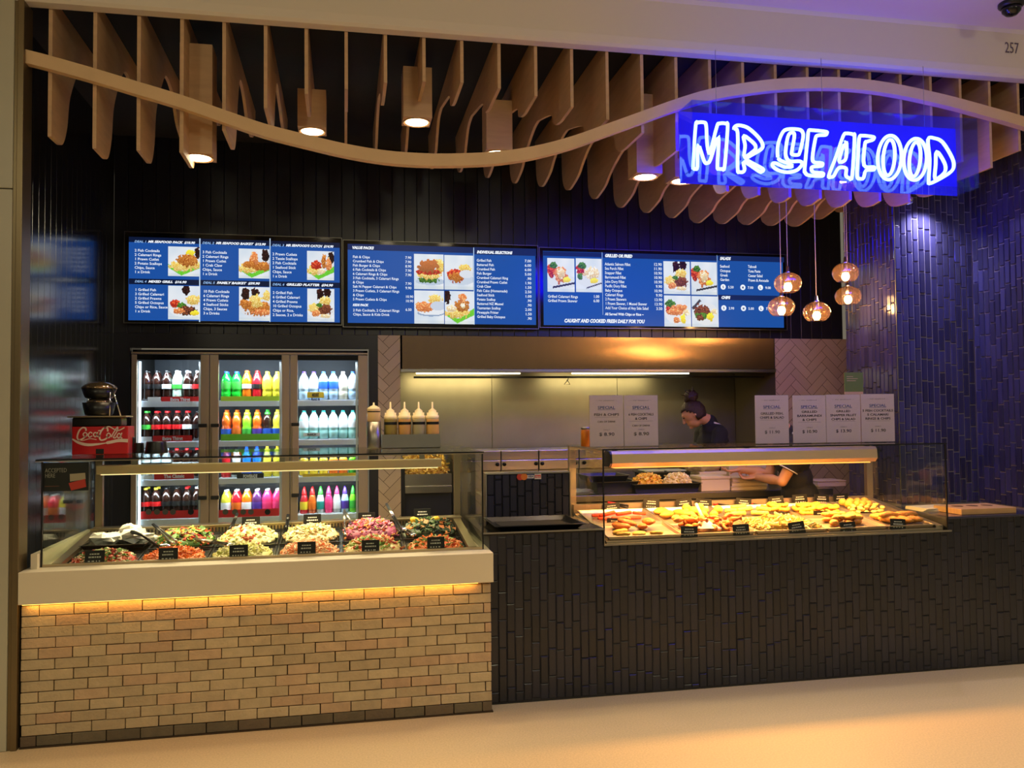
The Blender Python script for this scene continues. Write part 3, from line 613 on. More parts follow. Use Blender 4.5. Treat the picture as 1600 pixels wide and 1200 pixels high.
wr(s, B2(1074, 243), 'Grilled Fish\nBattered Fish\nCrumbed Fish\nFish Burger\nCrumbed Calamari Ring\nCrumbed Prawn Cutlet\nCrab Claw\nFish Cake (Homemade)\nSeafood Stick\nPotato Scallop\nBattered NZ Mussel\nTasmanian Scallop\nPineapple Fritter\nGrilled Baby Octopus', 4.0, 49, 'ink_white', .012, 0, 33.6*.2)
wr(s, B2(1500, 250), '7.00\n6.00\n6.00\n5.00\n.90\n1.90\n1.50\n2.50\n1.00\n.90\n.90\n2.00\n1.50\n.90', 4.0, 10, 'ink_white', .01, 0, 33.8*.2, 'RIGHT')
for (a, b, k) in (((584, 183), (817, 462), 'burger'), ((821, 192), (1048, 466), 'plate1'), ((586, 468), (820, 730), 'plate2'), ((824, 472), (1056, 734), 'box4')): photo(s, B2(*a), B2(*b), k, YS-.001)
s = board('right menu screen with grilled or fried fish, salads and chips prices', (B3(8, 64), B3(1562, 584)), (B3(34, 88), B3(1540, 568)))
quad(s, 'header_band', B3(34, 90), B3(400, 128), 'screen_band_blue', YS-.0004); quad(s, 'header_band', B3(408, 98), B3(1120, 150), 'screen_band_blue', YS-.0004); quad(s, 'header_band', B3(1128, 116), B3(1540, 160), 'screen_band_blue', YS-.0004); quad(s, 'header_band', B3(1128, 362), B3(1540, 402), 'screen_band_blue', YS-.0004)
quad(s, 'divider', B3(402, 96), B3(409, 488), 'screen_line', YS-.0006); quad(s, 'divider', B3(1120, 114), B3(1130, 566), 'screen_line', YS-.0006)
wr(s, B3(420, 126), 'GRILLED OR FRIED', 4.4, 43, 'ink_white', .06, .25); wr(s, B3(1140, 143), 'SALADS', 4, 17, 'ink_white', .06, .25); wr(s, B3(1148, 387), 'CHIPS', 3.8, 14, 'ink_white', .06, .25)
wr(s, B3(420, 178), 'Atlantic Salmon Fillet\nSea Perch Fillet\nSnapper Fillet\nBarramundi Fillet\nJohn Dory Fillet\nPacific Dory Fillet\nBaby Octopus\nCalamari Rings\n2 Prawn Skewers\n1 Prawn Skewer, 1 Mussel Skewer\nAdd Your Choice of Any Side Salad', 4.2, 68, 'ink_white', .01, 0, 26.4*.25)
wr(s, B3(776, 182), '12.90\n11.90\n10.90\n10.90\n10.90\n9.90\n10.90\n9.90\n13.90\n13.90\n3.50', 4.2, 11.5, 'ink_white', .01, 0, 26.2*.25, 'RIGHT')
wr(s, B3(422, 490), 'All Served With Chips or Rice ~', 3.8, 61, 'ink_white', .03, 0); wr(s, B3(166, 534), 'CAUGHT AND COOKED FRESH DAILY FOR YOU', 5.2, 128, 'ink_white', .05, .25)
wr(s, B3(64, 380), 'Grilled Calamari Rings\nGrilled Prawn Skewer', 4.2, 47, 'ink_white', .01, 0, 26*.25); wr(s, B3(386, 382), '1.00\n6.00', 4.2, 9, 'ink_white', .01, 0, 26*.25, 'RIGHT')
wr(s, B3(1140, 192), 'Seafood\nOctopus\nGreek\nGarden', 4, 16, 'ink_white', .01, 0, 26*.25); wr(s, B3(1315, 194), 'Tabouli\nTuna Pasta\nCaesar Salad\nPrawn & Avocado', 4, 32, 'ink_white', .01, 0, 26.4*.25)
for x, y, c, pr in ((1160, 313, 'S', '5.50'), (1283, 316, 'M', '7.00'), (1393, 317, 'L', '9.00'), (1164, 445, 'S', '2.90'), (1287, 447, 'M', '5.00'), (1397, 448, 'L', '7.00')):
    p = at(*B3(x, y), YS-.001); mb = MB(); disc(mb, p.x, YS-.0008, p.z, .024); mb.build('size_disc', 'ink_white', s)
    wr(s, B3(x, y+8), c, 3.4, 2.4, 'ink_navy', .02, 0, None, 'CENTER'); wr(s, B3(x+30, y+9), pr, 3.6, 8.5, 'ink_white', .01)
for (a, b, k) in (((60, 132), (232, 346), 'fillet'), ((238, 134), (402, 348), 'squid'), ((786, 152), (954, 360), 'grill2'), ((958, 156), (1122, 364), 'fillet'), ((790, 366), (960, 562), 'skewer'), ((962, 370), (1132, 564), 'octopus')): photo(s, B3(*a), B3(*b), k, YS-.001)
# ------------------------------------------------------------------ drinks fridge
mat('fridge_frame', (176, 158, 132), .4, metal=.3); mat('fridge_back_shade', (44, 52, 62), .5); mat('fridge_white', (226, 232, 240), .5); mat('strip_red', (206, 30, 30), .5); mat('strip_green', (120, 200, 40), .5); mat('strip_lime', (176, 206, 40), .5); mat('strip_black', (16, 18, 24), .4); mat('strip_yellow', (226, 186, 40), .5); mat('strip_white', (232, 234, 236), .5)
lampmat('fridge_led', (214, 232, 255), 3.2)
YF0 = 2.255
fx = lambda px: at(px, 680, YF0).x
FX0, FX1 = fx(204), fx(575)
fr = thing('drinks_fridge', 'three-door glass drinks fridge, brightly lit, set into the black back wall', 'fridge', ((FX0+FX1)/2, 2.6, 0))
mb = MB(); mb.box((FX0, YF0+.05, .12), (FX0+.03, 3.0, 2.12)); mb.box((FX1-.03, YF0+.05, .12), (FX1, 3.0, 2.12)); mb.box((FX0, YF0+.05, 2.09), (FX1, 3.0, 2.12)); mb.box((FX0, YF0+.05, 0), (FX1, 3.0, .14)); mb.build('cabinet', 'black_matte', fr)
mb = MB(); mb.box((FX0+.03, 2.92, .14), (FX1-.03, 2.96, 2.09)); mb.build('back_lining', 'fridge_back_shade', fr)  # dark lining colour holds the shade behind the bottles
mb = MB(); mb.box((FX0, YF0+.0, 2.085), (FX1, YF0+.05, 2.10), .003); mb.build('top_rail', 'fridge_frame', fr)
doors = [(204, 213, 313, 327), (327, 341, 440, 453), (453, 465, 560, 575)]
SHZ = [at(390, 629, 2.36).z, at(390, 691, 2.36).z, at(390, 749, 2.36).z, at(390, 809, 2.36).z]
for i, (a, b, c, d) in enumerate(doors):
    A, B, C_, D = fx(a)+.002, fx(b), fx(c), fx(d)-.002; yb = YF0+.035
    mb = MB(); mb.box((A, YF0, .15), (B, yb, 2.08), .003); mb.box((C_, YF0, .15), (D, yb, 2.08), .003); mb.box((B, YF0, .15), (C_, yb, .24)); dr = mb.build('door_frame', 'fridge_frame', fr)
    mb = MB(); mb.box((B, YF0+.004, 2.04), (C_, yb, 2.08)); mb.build('header', 'black_gloss', dr)
    mb = MB(); mb.box((B, YF0+.012, .24), (C_, YF0+.016, 2.04)); mb.build('glass', 'pane', dr)
    hx = (C_+D)/2-.012 if i == 0 else (A+B)/2+.012
    for zz in (at(300, 665, YF0).z, at(300, 778, YF0).z): mb = MB(); mb.box((hx-.03, YF0-.035, zz-.013), (hx+.03, YF0, zz+.013), .003); mb.build('handle_bracket', 'black_plastic', dr)
    mb = MB(); z0, z1 = at(300, 778, YF0).z, at(300, 665, YF0).z; mb.box((hx-.026, YF0-.034, z0+.013), (hx+.026, YF0-.014, z1-.013), .006); mb.build('handle', 'fridge_frame', dr)
    for q, xx in enumerate((B+.012, C_-.012)):
        if q == 0 and i: continue
        mb = MB(); mb.box((xx-.008, YF0+.045, .3), (xx+.008, YF0+.06, 2.03)); mb.build('light_tube', 'fridge_led' if q == 0 else 'fridge_white', fr)
    light('fridge light', 'AREA', ((B+C_)/2, YF0+.045, 2.03), 5, (222, 234, 255), C_-B-.06, rot=(.5, 0, 0), sy=.03)
    for z in SHZ:
        light('fridge shelf light', 'AREA', ((B+C_)/2, YF0+.06, z+.232), 2.3, (222, 234, 255), C_-B-.06, rot=(.75, 0, 0), sy=.02)  # added fill lamp above each shelf to brighten the bottles
        mb = MB(); mb.box((B-.004, YF0+.075, z), (C_+.004, 2.9, z+.018)); mb.box((B-.004, YF0+.063, z-.03), (C_+.004, YF0+.075, z+.012)); mb.build('shelf', 'fridge_white', fr)
# ---- bottles: one of each shape, then copies
CLEARM = {}
def liquid(n, col, tr=0): mat(n, col, .12, coat=.3); return n
for n, c in dict(cola=(34, 16, 12), green=(20, 190, 50), orange=(236, 110, 20), red=(200, 24, 40), yellow=(226, 214, 60), water=(176, 206, 232), teal=(170, 226, 220), blue=(20, 110, 220), amber=(200, 84, 20), gold=(206, 160, 50), purple=(90, 40, 100), pink=(236, 50, 110), lime=(120, 220, 40), cream=(226, 222, 200), clear=(196, 208, 214), spr=(200, 236, 214)).items(): liquid('liq_'+n, c)
for n, c in dict(red=(206, 26, 30), silver=(190, 194, 198), black=(18, 18, 20), blue=(36, 90, 200), white=(236, 238, 240), green=(60, 170, 60), yellow=(240, 214, 60), orange=(226, 110, 30), purple=(80, 50, 150), teal=(30, 140, 130), pink=(230, 60, 120)).items(): mat('cap_'+n, c, .4)
def bottle(shape, liq, cap, lab):
    P = {'cola': ([(.024, 0), (.031, .006), (.031, .05), (.028, .085), (.032, .12), (.031, .15), (.022, .185), (.013, .205), (.012, .212)], (.088, .122), .0325),
         'water': ([(.026, 0), (.033, .006), (.033, .06), (.031, .065), (.033, .07), (.033, .15), (.026, .175), (.014, .195), (.012, .205)], (.085, .14), .0336),
         'sport': ([(.028, 0), (.034, .008), (.034, .09), (.027, .105), (.030, .125), (.030, .155), (.02, .185), (.016, .195)], (.02, .085), .0348),
         'juice': ([(.028, 0), (.034, .006), (.034, .12), (.028, .15), (.018, .17), (.016, .18)], (.03, .10), .0346),
         'cone': ([(.022, 0), (.027, .006), (.024, .06), (.026, .10), (.018, .13), (.016, .14)], (.03, .09), .027),
         'can': ([(.024, 0), (.030, .008), (.030, .12), (.025, .13), (.024, .134)], (.01, .118), .0303)}[shape]
    prof, (l0, l1), lr = P; kw = 1.16 if shape in ('cola', 'water', 'juice', 'cone', 'can') else 1.1; prof = [(r_*kw, z_*1.04) for r_, z_ in prof]; l0, l1, lr = l0*1.04, l1*1.04, lr*kw; top = prof[-1][1]
    mb = MB(); mb.lathe(prof, 14); b = mb.build({'can': 'drink_can'}.get(shape, 'drink_bottle'), 'liq_'+liq)
    if cap:
        mb = MB()
        if shape == 'cone': mb.lathe([(.019, top-.004), (.019, top+.012), (.009, top+.05), (.006, top+.06)], 12)
        elif shape == 'sport': mb.lathe([(.02, top-.004), (.02, top+.012), (.011, top+.016), (.011, top+.034)], 12)
        else: mb.lathe([(.0145, top-.004), (.0145, top+.013)], 12)
        mb.build('cap', 'cap_'+cap, b)
    if lab:
        mb = MB(); mb.lathe([(lr, l0), (lr+.0004, (l0+l1)/2), (lr, l1)], 14, cap=False); mb.build('label_band', 'cap_'+lab, b)
    return b
PROTO = {}
def put_bottles(door, sh, items, y=2.38, row='front'):
    B, C_ = fx(doors[door][1]), fx(doors[door][2]); n = len(items); z = SHZ[sh]+.0185
    for k, it in enumerate(items):
        if it is None: continue
        key = it[:4]
        if key in PROTO: o = dup(PROTO[key])
        else: o = PROTO[key] = bottle(*key)
        o.location = (B+.042+(C_-B-.084)*k/max(1, n-1), y+random.uniform(-.004, .004), z); o.rotation_euler = (0, 0, random.uniform(-.5, .5))
        o['category'] = 'can' if it[0] == 'can' else 'bottle'
        o['_key'] = '|'.join((it[4], str(door), str(sh), row)); o['group'] = 'drinks on the %s shelf behind the %s fridge door' % (SHN[sh], DRN[door])
        BOT.append(o)
BOT = []; DRN = ['left', 'middle', 'right']; SHN = ['top', 'second', 'third', 'bottom']
ck = lambda cap, lab, d: ('cola', 'cola', cap, lab, d)
R = {(0, 0): [ck('black', 'black', 'dark cola bottle with a black label'), ck('black', 'black', 'dark cola bottle with a black label'), ck('black', 'silver', 'dark cola bottle with a silver label'), ('cola', 'spr', 'white', 'green', 'pale clear bottle with a green label'), ck('silver', 'silver', 'dark cola bottle with a silver label'), ck('silver', 'red', 'dark cola bottle with a red label')],
     (0, 1): [('cola', 'cola', 'green', 'green', 'dark bottle with a green label'), ck('red', 'red', 'dark cola bottle with red cap and label'), ck('red', 'red', 'dark cola bottle with red cap and label'), ck('red', 'red', 'dark cola bottle with red cap and label'), ck('red', 'white', 'dark cola bottle with a white label'), ck('black', 'black', 'dark cola bottle with a black cap')],
     (0, 2): [('cola', 'clear', 'silver', 'black', 'pale bottle with a black label')]*3+[ck('red', 'silver', 'dark cola bottle with a silver label')]*3,
     (0, 3): [('cola', 'cola', 'yellow', 'red', 'dark cola bottle with yellow cap, red label'), ('cola', 'cola', 'yellow', 'red', 'dark cola bottle with yellow cap, red label'), ck('black', 'black', 'dark cola bottle with a black label'), ck('black', 'black', 'dark cola bottle with a black label'), ck('red', 'black', 'dark cola bottle with red cap and black label'), ck('silver', 'black', 'dark cola bottle with a silver cap')],
     (1, 0): [('water', 'green', 'blue', 'green', 'bright green soft drink bottle'), ('water', 'green', 'blue', 'green', 'bright green soft drink bottle'), ('cola', 'orange', 'orange', 'white', 'orange soft drink bottle'), ('cola', 'red', 'red', 'black', 'red soft drink bottle'), ('water', 'yellow', 'yellow', 'yellow', 'yellow soft drink bottle'), ('water', 'yellow', 'yellow', 'yellow', 'yellow soft drink bottle')],
     (1, 1): [('sport', 'amber', 'orange', 'blue', 'amber sports drink with an orange cap'), ('sport', 'amber', 'orange', 'orange', 'amber sports drink with an orange band'), ('sport', 'lime', 'yellow', 'green', 'lime sports drink bottle with a yellow cap'), ('sport', 'amber', 'orange', 'purple', 'amber sports drink with a purple band'), ('sport', 'cola', 'green', 'blue', 'dark sports drink bottle with a green cap'), ('sport', 'yellow', 'yellow', 'blue', 'pale yellow sports drink bottle')],
     (1, 2): [('sport', 'red', 'black', 'red', 'red sports drink bottle'), ('sport', 'clear', 'black', 'black', 'clear sports drink bottle'), ('sport', 'blue', 'blue', 'blue', 'blue sports drink bottle'), ('sport', 'blue', 'blue', 'blue', 'blue sports drink bottle'), ('sport', 'yellow', 'yellow', 'yellow', 'yellow sports drink bottle'), ('sport', 'yellow', 'yellow', 'yellow', 'yellow sports drink bottle')],
     (1, 3): [('juice', 'yellow', 'white', 'white', 'yellow juice bottle'), ('juice', 'red', 'white', 'orange', 'red juice bottle with an orange label'), ('juice', 'orange', 'white', 'white', 'orange juice bottle'), ('juice', 'purple', 'white', 'purple', 'purple juice bottle'), ('juice', 'pink', 'white', 'pink', 'pink juice bottle'), ('juice', 'pink', 'white', 'pink', 'pink juice bottle')],
     (2, 0): [('water', 'water', 'purple', 'white', 'clear water bottle with a purple cap'), ('water', 'water', 'purple', 'white', 'clear water bottle with a purple cap'), ('water', 'water', 'blue', 'blue', 'clear water bottle with blue cap and label'), ('water', 'water', 'blue', 'blue', 'clear water bottle with blue cap and label'), ('water', 'cream', 'white', None, 'cream coloured drink bottle'), ('water', 'water', 'blue', 'white', 'clear water bottle with a blue cap')],
     (2, 1): [('water', 'teal', 'teal', 'white', 'clear water bottle with a teal cap')]*6,
     (2, 2): [('can', 'gold', None, 'yellow', 'gold drink can')]*3+[('can', 'gold', None, 'orange', 'gold and orange drink can')]*2+[('can', 'lime', None, 'green', 'green drink can')],
     (2, 3): [('cone', 'red', 'red', 'yellow', 'red pointed-cap drink bottle'), ('cone', 'amber', 'red', 'orange', 'amber pointed-cap drink bottle'), ('cone', 'clear', 'green', 'teal', 'clear drink bottle with a green pointed cap'), ('cone', 'pink', 'pink', 'pink', 'pink pointed-cap drink bottle'), ('cone', 'clear', 'pink', 'white', 'clear drink bottle with a pink pointed cap'), ('cone', 'water', 'purple', 'purple', 'clear drink bottle with a purple cap'), ('cone', 'lime', 'green', 'green', 'lime drink bottle with a green cap')]}
for (d, sh), it in R.items():
    put_bottles(d, sh, it)
    if sh < 2 or (d, sh) == (1, 3) or (d, sh) == (2, 3) or (d, sh) == (0, 3): put_bottles(d, sh, it, 2.465, 'behind')
keys = {}
for o in BOT: keys.setdefault(o['_key'], []).append(o)
for kx, L in keys.items():
    nm, d, sh, row = kx.split('|'); d, sh = int(d), int(sh)
    pl = 'on the %s %s shelf' % (DRN[d], SHN[sh]) if row == 'front' else 'in the back row, %s %s shelf' % (DRN[d], SHN[sh])
    for n, o in enumerate(L):
        o['label'] = nm+' '+pl; del o['_key']
# shelf-edge strips with their wording
def strip(px0, px1, py, h, m, wd=None, wp=None, wm='strip_white', y=2.322):
    a, b = at(px0, py-h/2, y), at(px1, py+h/2, y)
    mb = MB(); mb.box((a.x, y-.002, b.z), (b.x, y, a.z)); o = mb.build('price_strip', m, fr)
    if wd: text(wd, ((a.x+b.x)/2+(wp or 0), y-.0025, b.z+(a.z-b.z)*.22), (a.z-b.z)*.8, wm, o, (b.x-a.x)*.52, 'CENTER', .04)
strip(252, 311, 624, 8, 'strip_red', 'Extra Thirst'); strip(231, 251, 624, 7, 'strip_white'); strip(239, 300, 685, 8, 'strip_red', 'Extra Thirst'); strip(218, 237, 686, 7, 'strip_white'); strip(241, 303, 744, 8, 'strip_red', 'The Classic'); strip(216, 239, 746, 6, 'strip_white'); strip(217, 311, 804, 9, 'strip_red')
strip(345, 438, 623, 7, 'strip_lime'); strip(345, 438, 683, 9, 'strip_green'); strip(370, 412, 744, 8, 'strip_black', 'POWERADE', 0, 'strip_white'); strip(342, 436, 802, 10, 'strip_red'); strip(480, 506, 617, 9, 'strip_yellow', 'MOUNT\nFRANKLIN', 0, 'strip_black'); strip(474, 500, 679, 5, 'strip_white', 'FRANKLIN', 0, 'strip_black'); strip(473, 556, 743, 5, 'strip_yellow')
mat('token', (90, 80, 70), .5)
for px in (232, 245, 258, 270, 298, 352, 367, 380, 392, 418):
    p = at(px, 800, 2.31); mb = MB(); disc(mb, p.x, 2.316, p.z, .022); mb.build('price_disc', 'token' if px not in (298, 418) else 'black_plastic', fr)
# ------------------------------------------------------------------ cooking canopy and splashback
hd = thing('extraction_canopy', 'long stainless steel cooking canopy above the kitchen, under the menu screens', 'canopy', (2.08, 2.7, 1.96))
mb = MB(); mb.box((.455, 2.285, 1.975), (3.705, 2.30, 2.243)); mb.build('front_panel', 'hood_steel', hd)
mb = MB(); mb.box((.455, 2.30, 1.975), (.47, 3.08, 2.236)); mb.box((3.69, 2.30, 1.975), (3.705, 3.08, 2.236)); mb.box((.47, 2.30, 2.2), (3.69, 3.08, 2.236)); mb.build('shell', 'steel_dull', hd)
mb = MB(); mb.box((.44, 2.275, 1.945), (3.72, 2.335, 1.974), .004); mb.build('gutter', 'steel', hd)
mb = MB(); mb.box((.56, 2.44, 1.905), (3.69, 2.47, 1.922)); mb.build('rail', 'black_matte', hd)
lampmat('tube_lip_glow', (255, 240, 180), 5.)
for a, b in ((650, 812), (893, 1075)):
    x0, x1 = at(a, 582, 2.42).x, at(b, 582, 2.42).x
    mb = MB(); mb.box((x0, 2.395, 1.937), (x1, 2.42, 1.95)); mb.build('light_tube', 'tube_lip_glow', hd)  # glowing tubes that also draw the bright reflections along the canopy lip
    light('canopy light', 'AREA', ((x0+x1)/2, 2.62, 1.94), 7, (255, 228, 160), x1-x0, rot=(.25, 0, 0), sy=.1)
p = at(886, 595, 2.43); mb = MB(); mb.tube([(p.x, p.y, p.z+.04), (p.x+.012, p.y, p.z+.015), (p.x-.025, p.y, p.z-.03), (p.x+.025, p.y, p.z-.03), (p.x, p.y, p.z+.01)], .004, 6); mb.build('hook', 'black_plastic', hd)
for i, (a, b) in enumerate(((.445, 1.32), (1.323, 2.52), (2.523, 3.715))):
    mb = MB(); mb.box((a, 3.08, .9), (b, 3.095, 2.2), .002)
    mb.solo('steel_splashback', 'steel_back', 'stained stainless splashback sheet behind the cooking line, '+['left of three', 'middle of three', 'right of three'][i], 'splashback', ((a+b)/2, 3.085, .9), 'stainless splashback sheets')
# chip dump with fries
mat('fries', (222, 184, 70), .6, attr=True); mat('fries_plain', (222, 184, 70), .6)
def chips(name, n, region, L, cols, parent=None, r=.006):
    mb = MB()
    for _ in range(n):
        x, y, z = region(); Mx = Matrix.Translation((x, y, z)) @ Matrix.Rotation(random.uniform(0, PI), 4, 'Z') @ Matrix.Rotation(random.uniform(-.5, .5), 4, 'X')
        l = L*random.uniform(.6, 1.2); c = random.choice(cols)
        mb.box((-r, -l/2, -r), (r, l/2, r), .0, c, Mx)
    return mb
cx0, cx1 = at(629, 720, 2.3).x, at(706, 720, 2.3).x; zb = at(660, 741, 2.32).z
cd = thing('chip_dump', 'stainless chip dump unit with a heaped well of fries, left end of the cooking line', 'chip dump', ((cx0+cx1)/2, 2.5, 0))
mb = MB(); mb.box((cx0, 2.32, zb-.08), (cx1, 2.34, zb)); mb.box((cx0+.02, 2.34, zb-.1), (cx1, 2.75, zb-.02)); mb.box((cx0, 2.75, zb-.1), (cx1, 2.78, zb+.16)); mb.build('well', 'steel', cd)
mb = MB(); mb.box((cx0+.02, 2.345, 0), (cx1, 2.75, zb-.13)); mb.build('dark_cavity', 'black_matte', cd)
mb = MB(); mb.box((cx0+.02, 2.30, zb-.15), (cx1, 2.345, zb-.095), .003); mb.build('drawer_front', 'steel', cd)
mb = MB(); mb.box((cx0-.012, 2.3, 0), (cx0+.018, 2.78, zb+.12)); mb.build('side_panel', 'black_plastic', cd)
mb = chips('chips', 420, lambda: (random.uniform(cx0+.04, cx1-.03), (q := random.uniform(2.36, 2.72)), zb-.01+(q-2.36)*.38+random.uniform(-.015, .02)), .085, [(226, 190, 80), (206, 164, 60), (236, 208, 110), (186, 142, 50)])
mb.box((cx0+.025, 2.35, zb-.04), (cx1-.01, 2.74, zb-.015), 0, (200, 160, 70))
o = mb.solo('fries_heap', 'fries', 'heap of golden fries in the chip dump behind the salad case', 'fries', ((cx0+cx1)/2, 2.5, zb-.03)); o['kind'] = 'stuff'
# cooker units with knob panels
def knob(par, x, y, z):
    mb = MB(); mb.lathe([(.016, 0), (.016, .014), (.006, .016), (.006, .028), (0, .028)], 12, Matrix.Translation((x, y, z)) @ Matrix.Rotation(PI/2, 4, 'X')); mb.build('knob', 'black_plastic', par)
ux = [at(709, 720, 2.4).x, at(783, 720, 2.4).x, at(842, 720, 2.4).x, at(905, 720, 2.4).x, at(1000, 720, 2.4).x, at(1110, 720, 2.4).x]
zt, zk, zl = at(800, 704, 2.4).z, at(800, 719, 2.4).z, at(800, 735, 2.4).z
for i, (a, b) in enumerate(zip(ux, ux[1:])):
    t = thing('fryer', 'stainless fryer unit with control knobs, %s from the left on the cooking line' % ORD[i], 'fryer', ((a+b)/2, 2.7, 0), 0, 'fryers along the cooking line')
    mb = MB(); mb.box((a+.002, 2.42, 0), (b-.002, 3.05, zl), .003); mb.build('body', 'steel_dull', t)
    mb = MB(); mb.box((a+.003, 2.40, zk+.002), (b-.003, 2.9, zt), .004); mb.build('upper_panel', 'steel', t)
    mb = MB(); mb.box((a+.003, 2.402, zl+.001), (b-.003, 2.9, zk), .004); f = mb.build('knob_panel', 'steel', t)
    for s_ in (.08, .92): knob(f, a+(b-a)*s_, 2.402, (zl+zk)/2+.01)
# ------------------------------------------------------------------ salad display case
SAX0, SAX1, CY0, CY1, CZ0, CZ1 = -1.495, .748, .10, 1.06, .858, 1.397
mat('steel_warm', (186, 170, 140), .3, metal=1., var=.05, vs=6)
mat('edge_black', (10, 10, 10), .3)
sc = thing('salad_case', 'long refrigerated glass salad case on the brick counter', 'display case', (-.38, .55, .857))
SD = lambda x, y: .822+.115*(y-.15)
mb = MB(); mb.prism([(SAX0+.03, .125, .795), (SAX0+.03, .125, .816), (SAX0+.03, .82, .896), (SAX0+.03, .82, .795)], (SAX1-SAX0-.06, 0, 0)); mb.build('deck', 'steel', sc)
rz = at(400, 819, .86).z
mb = MB(); mb.box((SAX0+.03, .825, .80), (SAX1-.02, .86, rz)); mb.box((SAX0+.03, .81, rz), (SAX1-.02, .90, rz+.012), .003); rl = mb.build('vent_rail', 'steel_warm', sc)
mb = MB(); x = SAX0+.12
while x < SAX1-.1: mb.box((x, .8185, rz-.034), (x+.007, .8205, rz-.006)); x += .019
o = mb.build('vent_slots', 'black_matte', rl); o['kind'] = 'stuff'
mb = MB(); mb.box((SAX0, CY0, CZ0), (SAX1, CY0+.006, CZ1-.008)); mb.build('front_glass', 'pane_front', sc)
for xx in (SAX0, SAX1-.006): mb = MB(); mb.box((xx, CY0+.006, CZ0), (xx+.006, .98, CZ1-.008)); mb.build('end_glass', 'pane', sc)
mb = MB(); mb.box((SAX0-.03, CY0-.005, CZ1-.008), (SAX1+.006, CY1, CZ1)); mb.build('top_glass', 'pane', sc)
mb = MB(); mb.box((SAX0-.03, CY0-.008, CZ1-.0075), (SAX1+.008, CY0-.0051, CZ1+.0005)); mb.build('top_edge', 'edge_black', sc)
mb = MB(); mb.box((SAX0-.03, CY0-.009, CZ1-.013), (SAX1+.006, CY0-.001, CZ1-.0085)); mb.build('front_trim', 'steel_warm', sc)
mb = MB(); mb.box((SAX0, CY0-.002, CZ0-.001), (SAX1, CY0+.012, CZ0+.012)); mb.build('base_trim', 'steel_warm', sc)
for xx in (SAX0-.004, SAX1-.004): mb = MB(); mb.box((xx, CY0-.004, CZ0), (xx+.008, CY0+.004, CZ1-.013)); mb.build('corner_strip', 'edge_black', sc)
for xx in (SAX0+.02, SAX1-.05): mb = MB(); mb.box((xx, .95, CZ0), (xx+.04, .985, CZ1-.008)); mb.build('back_post', 'steel_warm', sc)
for xx in (SAX0+.035, SAX1-.075):
    mb = MB(); mb.prism([(xx, .14, .845), (xx, .14, .868), (xx, .86, .95), (xx, .86, .925)], (.045, 0, 0)); mb.build('end_panel', 'steel_warm', sc)
mat('lamp_housing', (196, 180, 140), .45)
y = .62; za, zb_ = at(400, 724, y).z, at(400, 736, y).z; xa, xb = at(150, 730, y).x, at(690, 730, y).x
mb = MB(); mb.box((xa, y, zb_), (xb, y+.09, za+.004), .003); lb = mb.build('light_bar', 'lamp_housing', sc)
lampmat('case_tube', (255, 222, 150), 1.6)
mb = MB(); mb.box((xa+.02, y+.02, zb_-.006), (xb-.02, y+.05, zb_-.0005)); mb.build('tube', 'case_tube', lb)
light('salad light', 'AREA', ((xa+xb)/2, y+.03, zb_-.012), 21, (255, 230, 180), xb-xa-.1, rot=(0, 0, 0), sy=.04)
for xx in (-1.2, -.38, .45):
    mb = MB(); mb.box((xx, y+.03, za), (xx+.03, y+.06, CZ1-.008)); mb.build('bracket', 'steel_dull', lb)
# salads: a black tub and a heap for each
mat('salad', (200, 160, 90), .45, attr=True)
mat('tub_black', (14, 14, 15), .3)
COLX = [-1.43+.352*i for i in range(7)]
PAL = {'tom': [(196, 60, 40), (206, 90, 50), (120, 140, 60), (222, 204, 168), (150, 54, 44), (86, 120, 46)], 'carrot': [(238, 122, 40), (230, 104, 30), (244, 146, 60), (220, 110, 40)],
       'pasta': [(212, 206, 122), (226, 220, 150), (190, 194, 96), (236, 228, 180)], 'slaw': [(234, 140, 84), (240, 196, 150), (226, 112, 60), (246, 214, 170), (236, 160, 100)],
       'garden': [(220, 200, 140), (206, 72, 40), (110, 150, 60), (236, 224, 180), (232, 130, 70), (160, 180, 90)], 'cargreen': [(236, 118, 44), (226, 96, 34), (90, 130, 50), (240, 150, 80), (120, 150, 66)],
       'leaf': [(70, 116, 40), (110, 156, 60), (196, 60, 40), (232, 140, 60), (150, 180, 90), (90, 60, 60)], 'potato': [(232, 226, 172), (240, 236, 196), (206, 214, 130), (226, 214, 150), (196, 90, 50)],
       'rice': [(226, 208, 160), (236, 222, 184), (206, 176, 120), (190, 150, 96), (160, 170, 90)], 'onion': [(160, 70, 110), (186, 100, 136), (206, 72, 44), (130, 150, 70), (196, 120, 150), (232, 150, 90)],
       'kale': [(30, 52, 24), (44, 70, 30), (24, 42, 22), (66, 90, 40), (200, 120, 50)]}
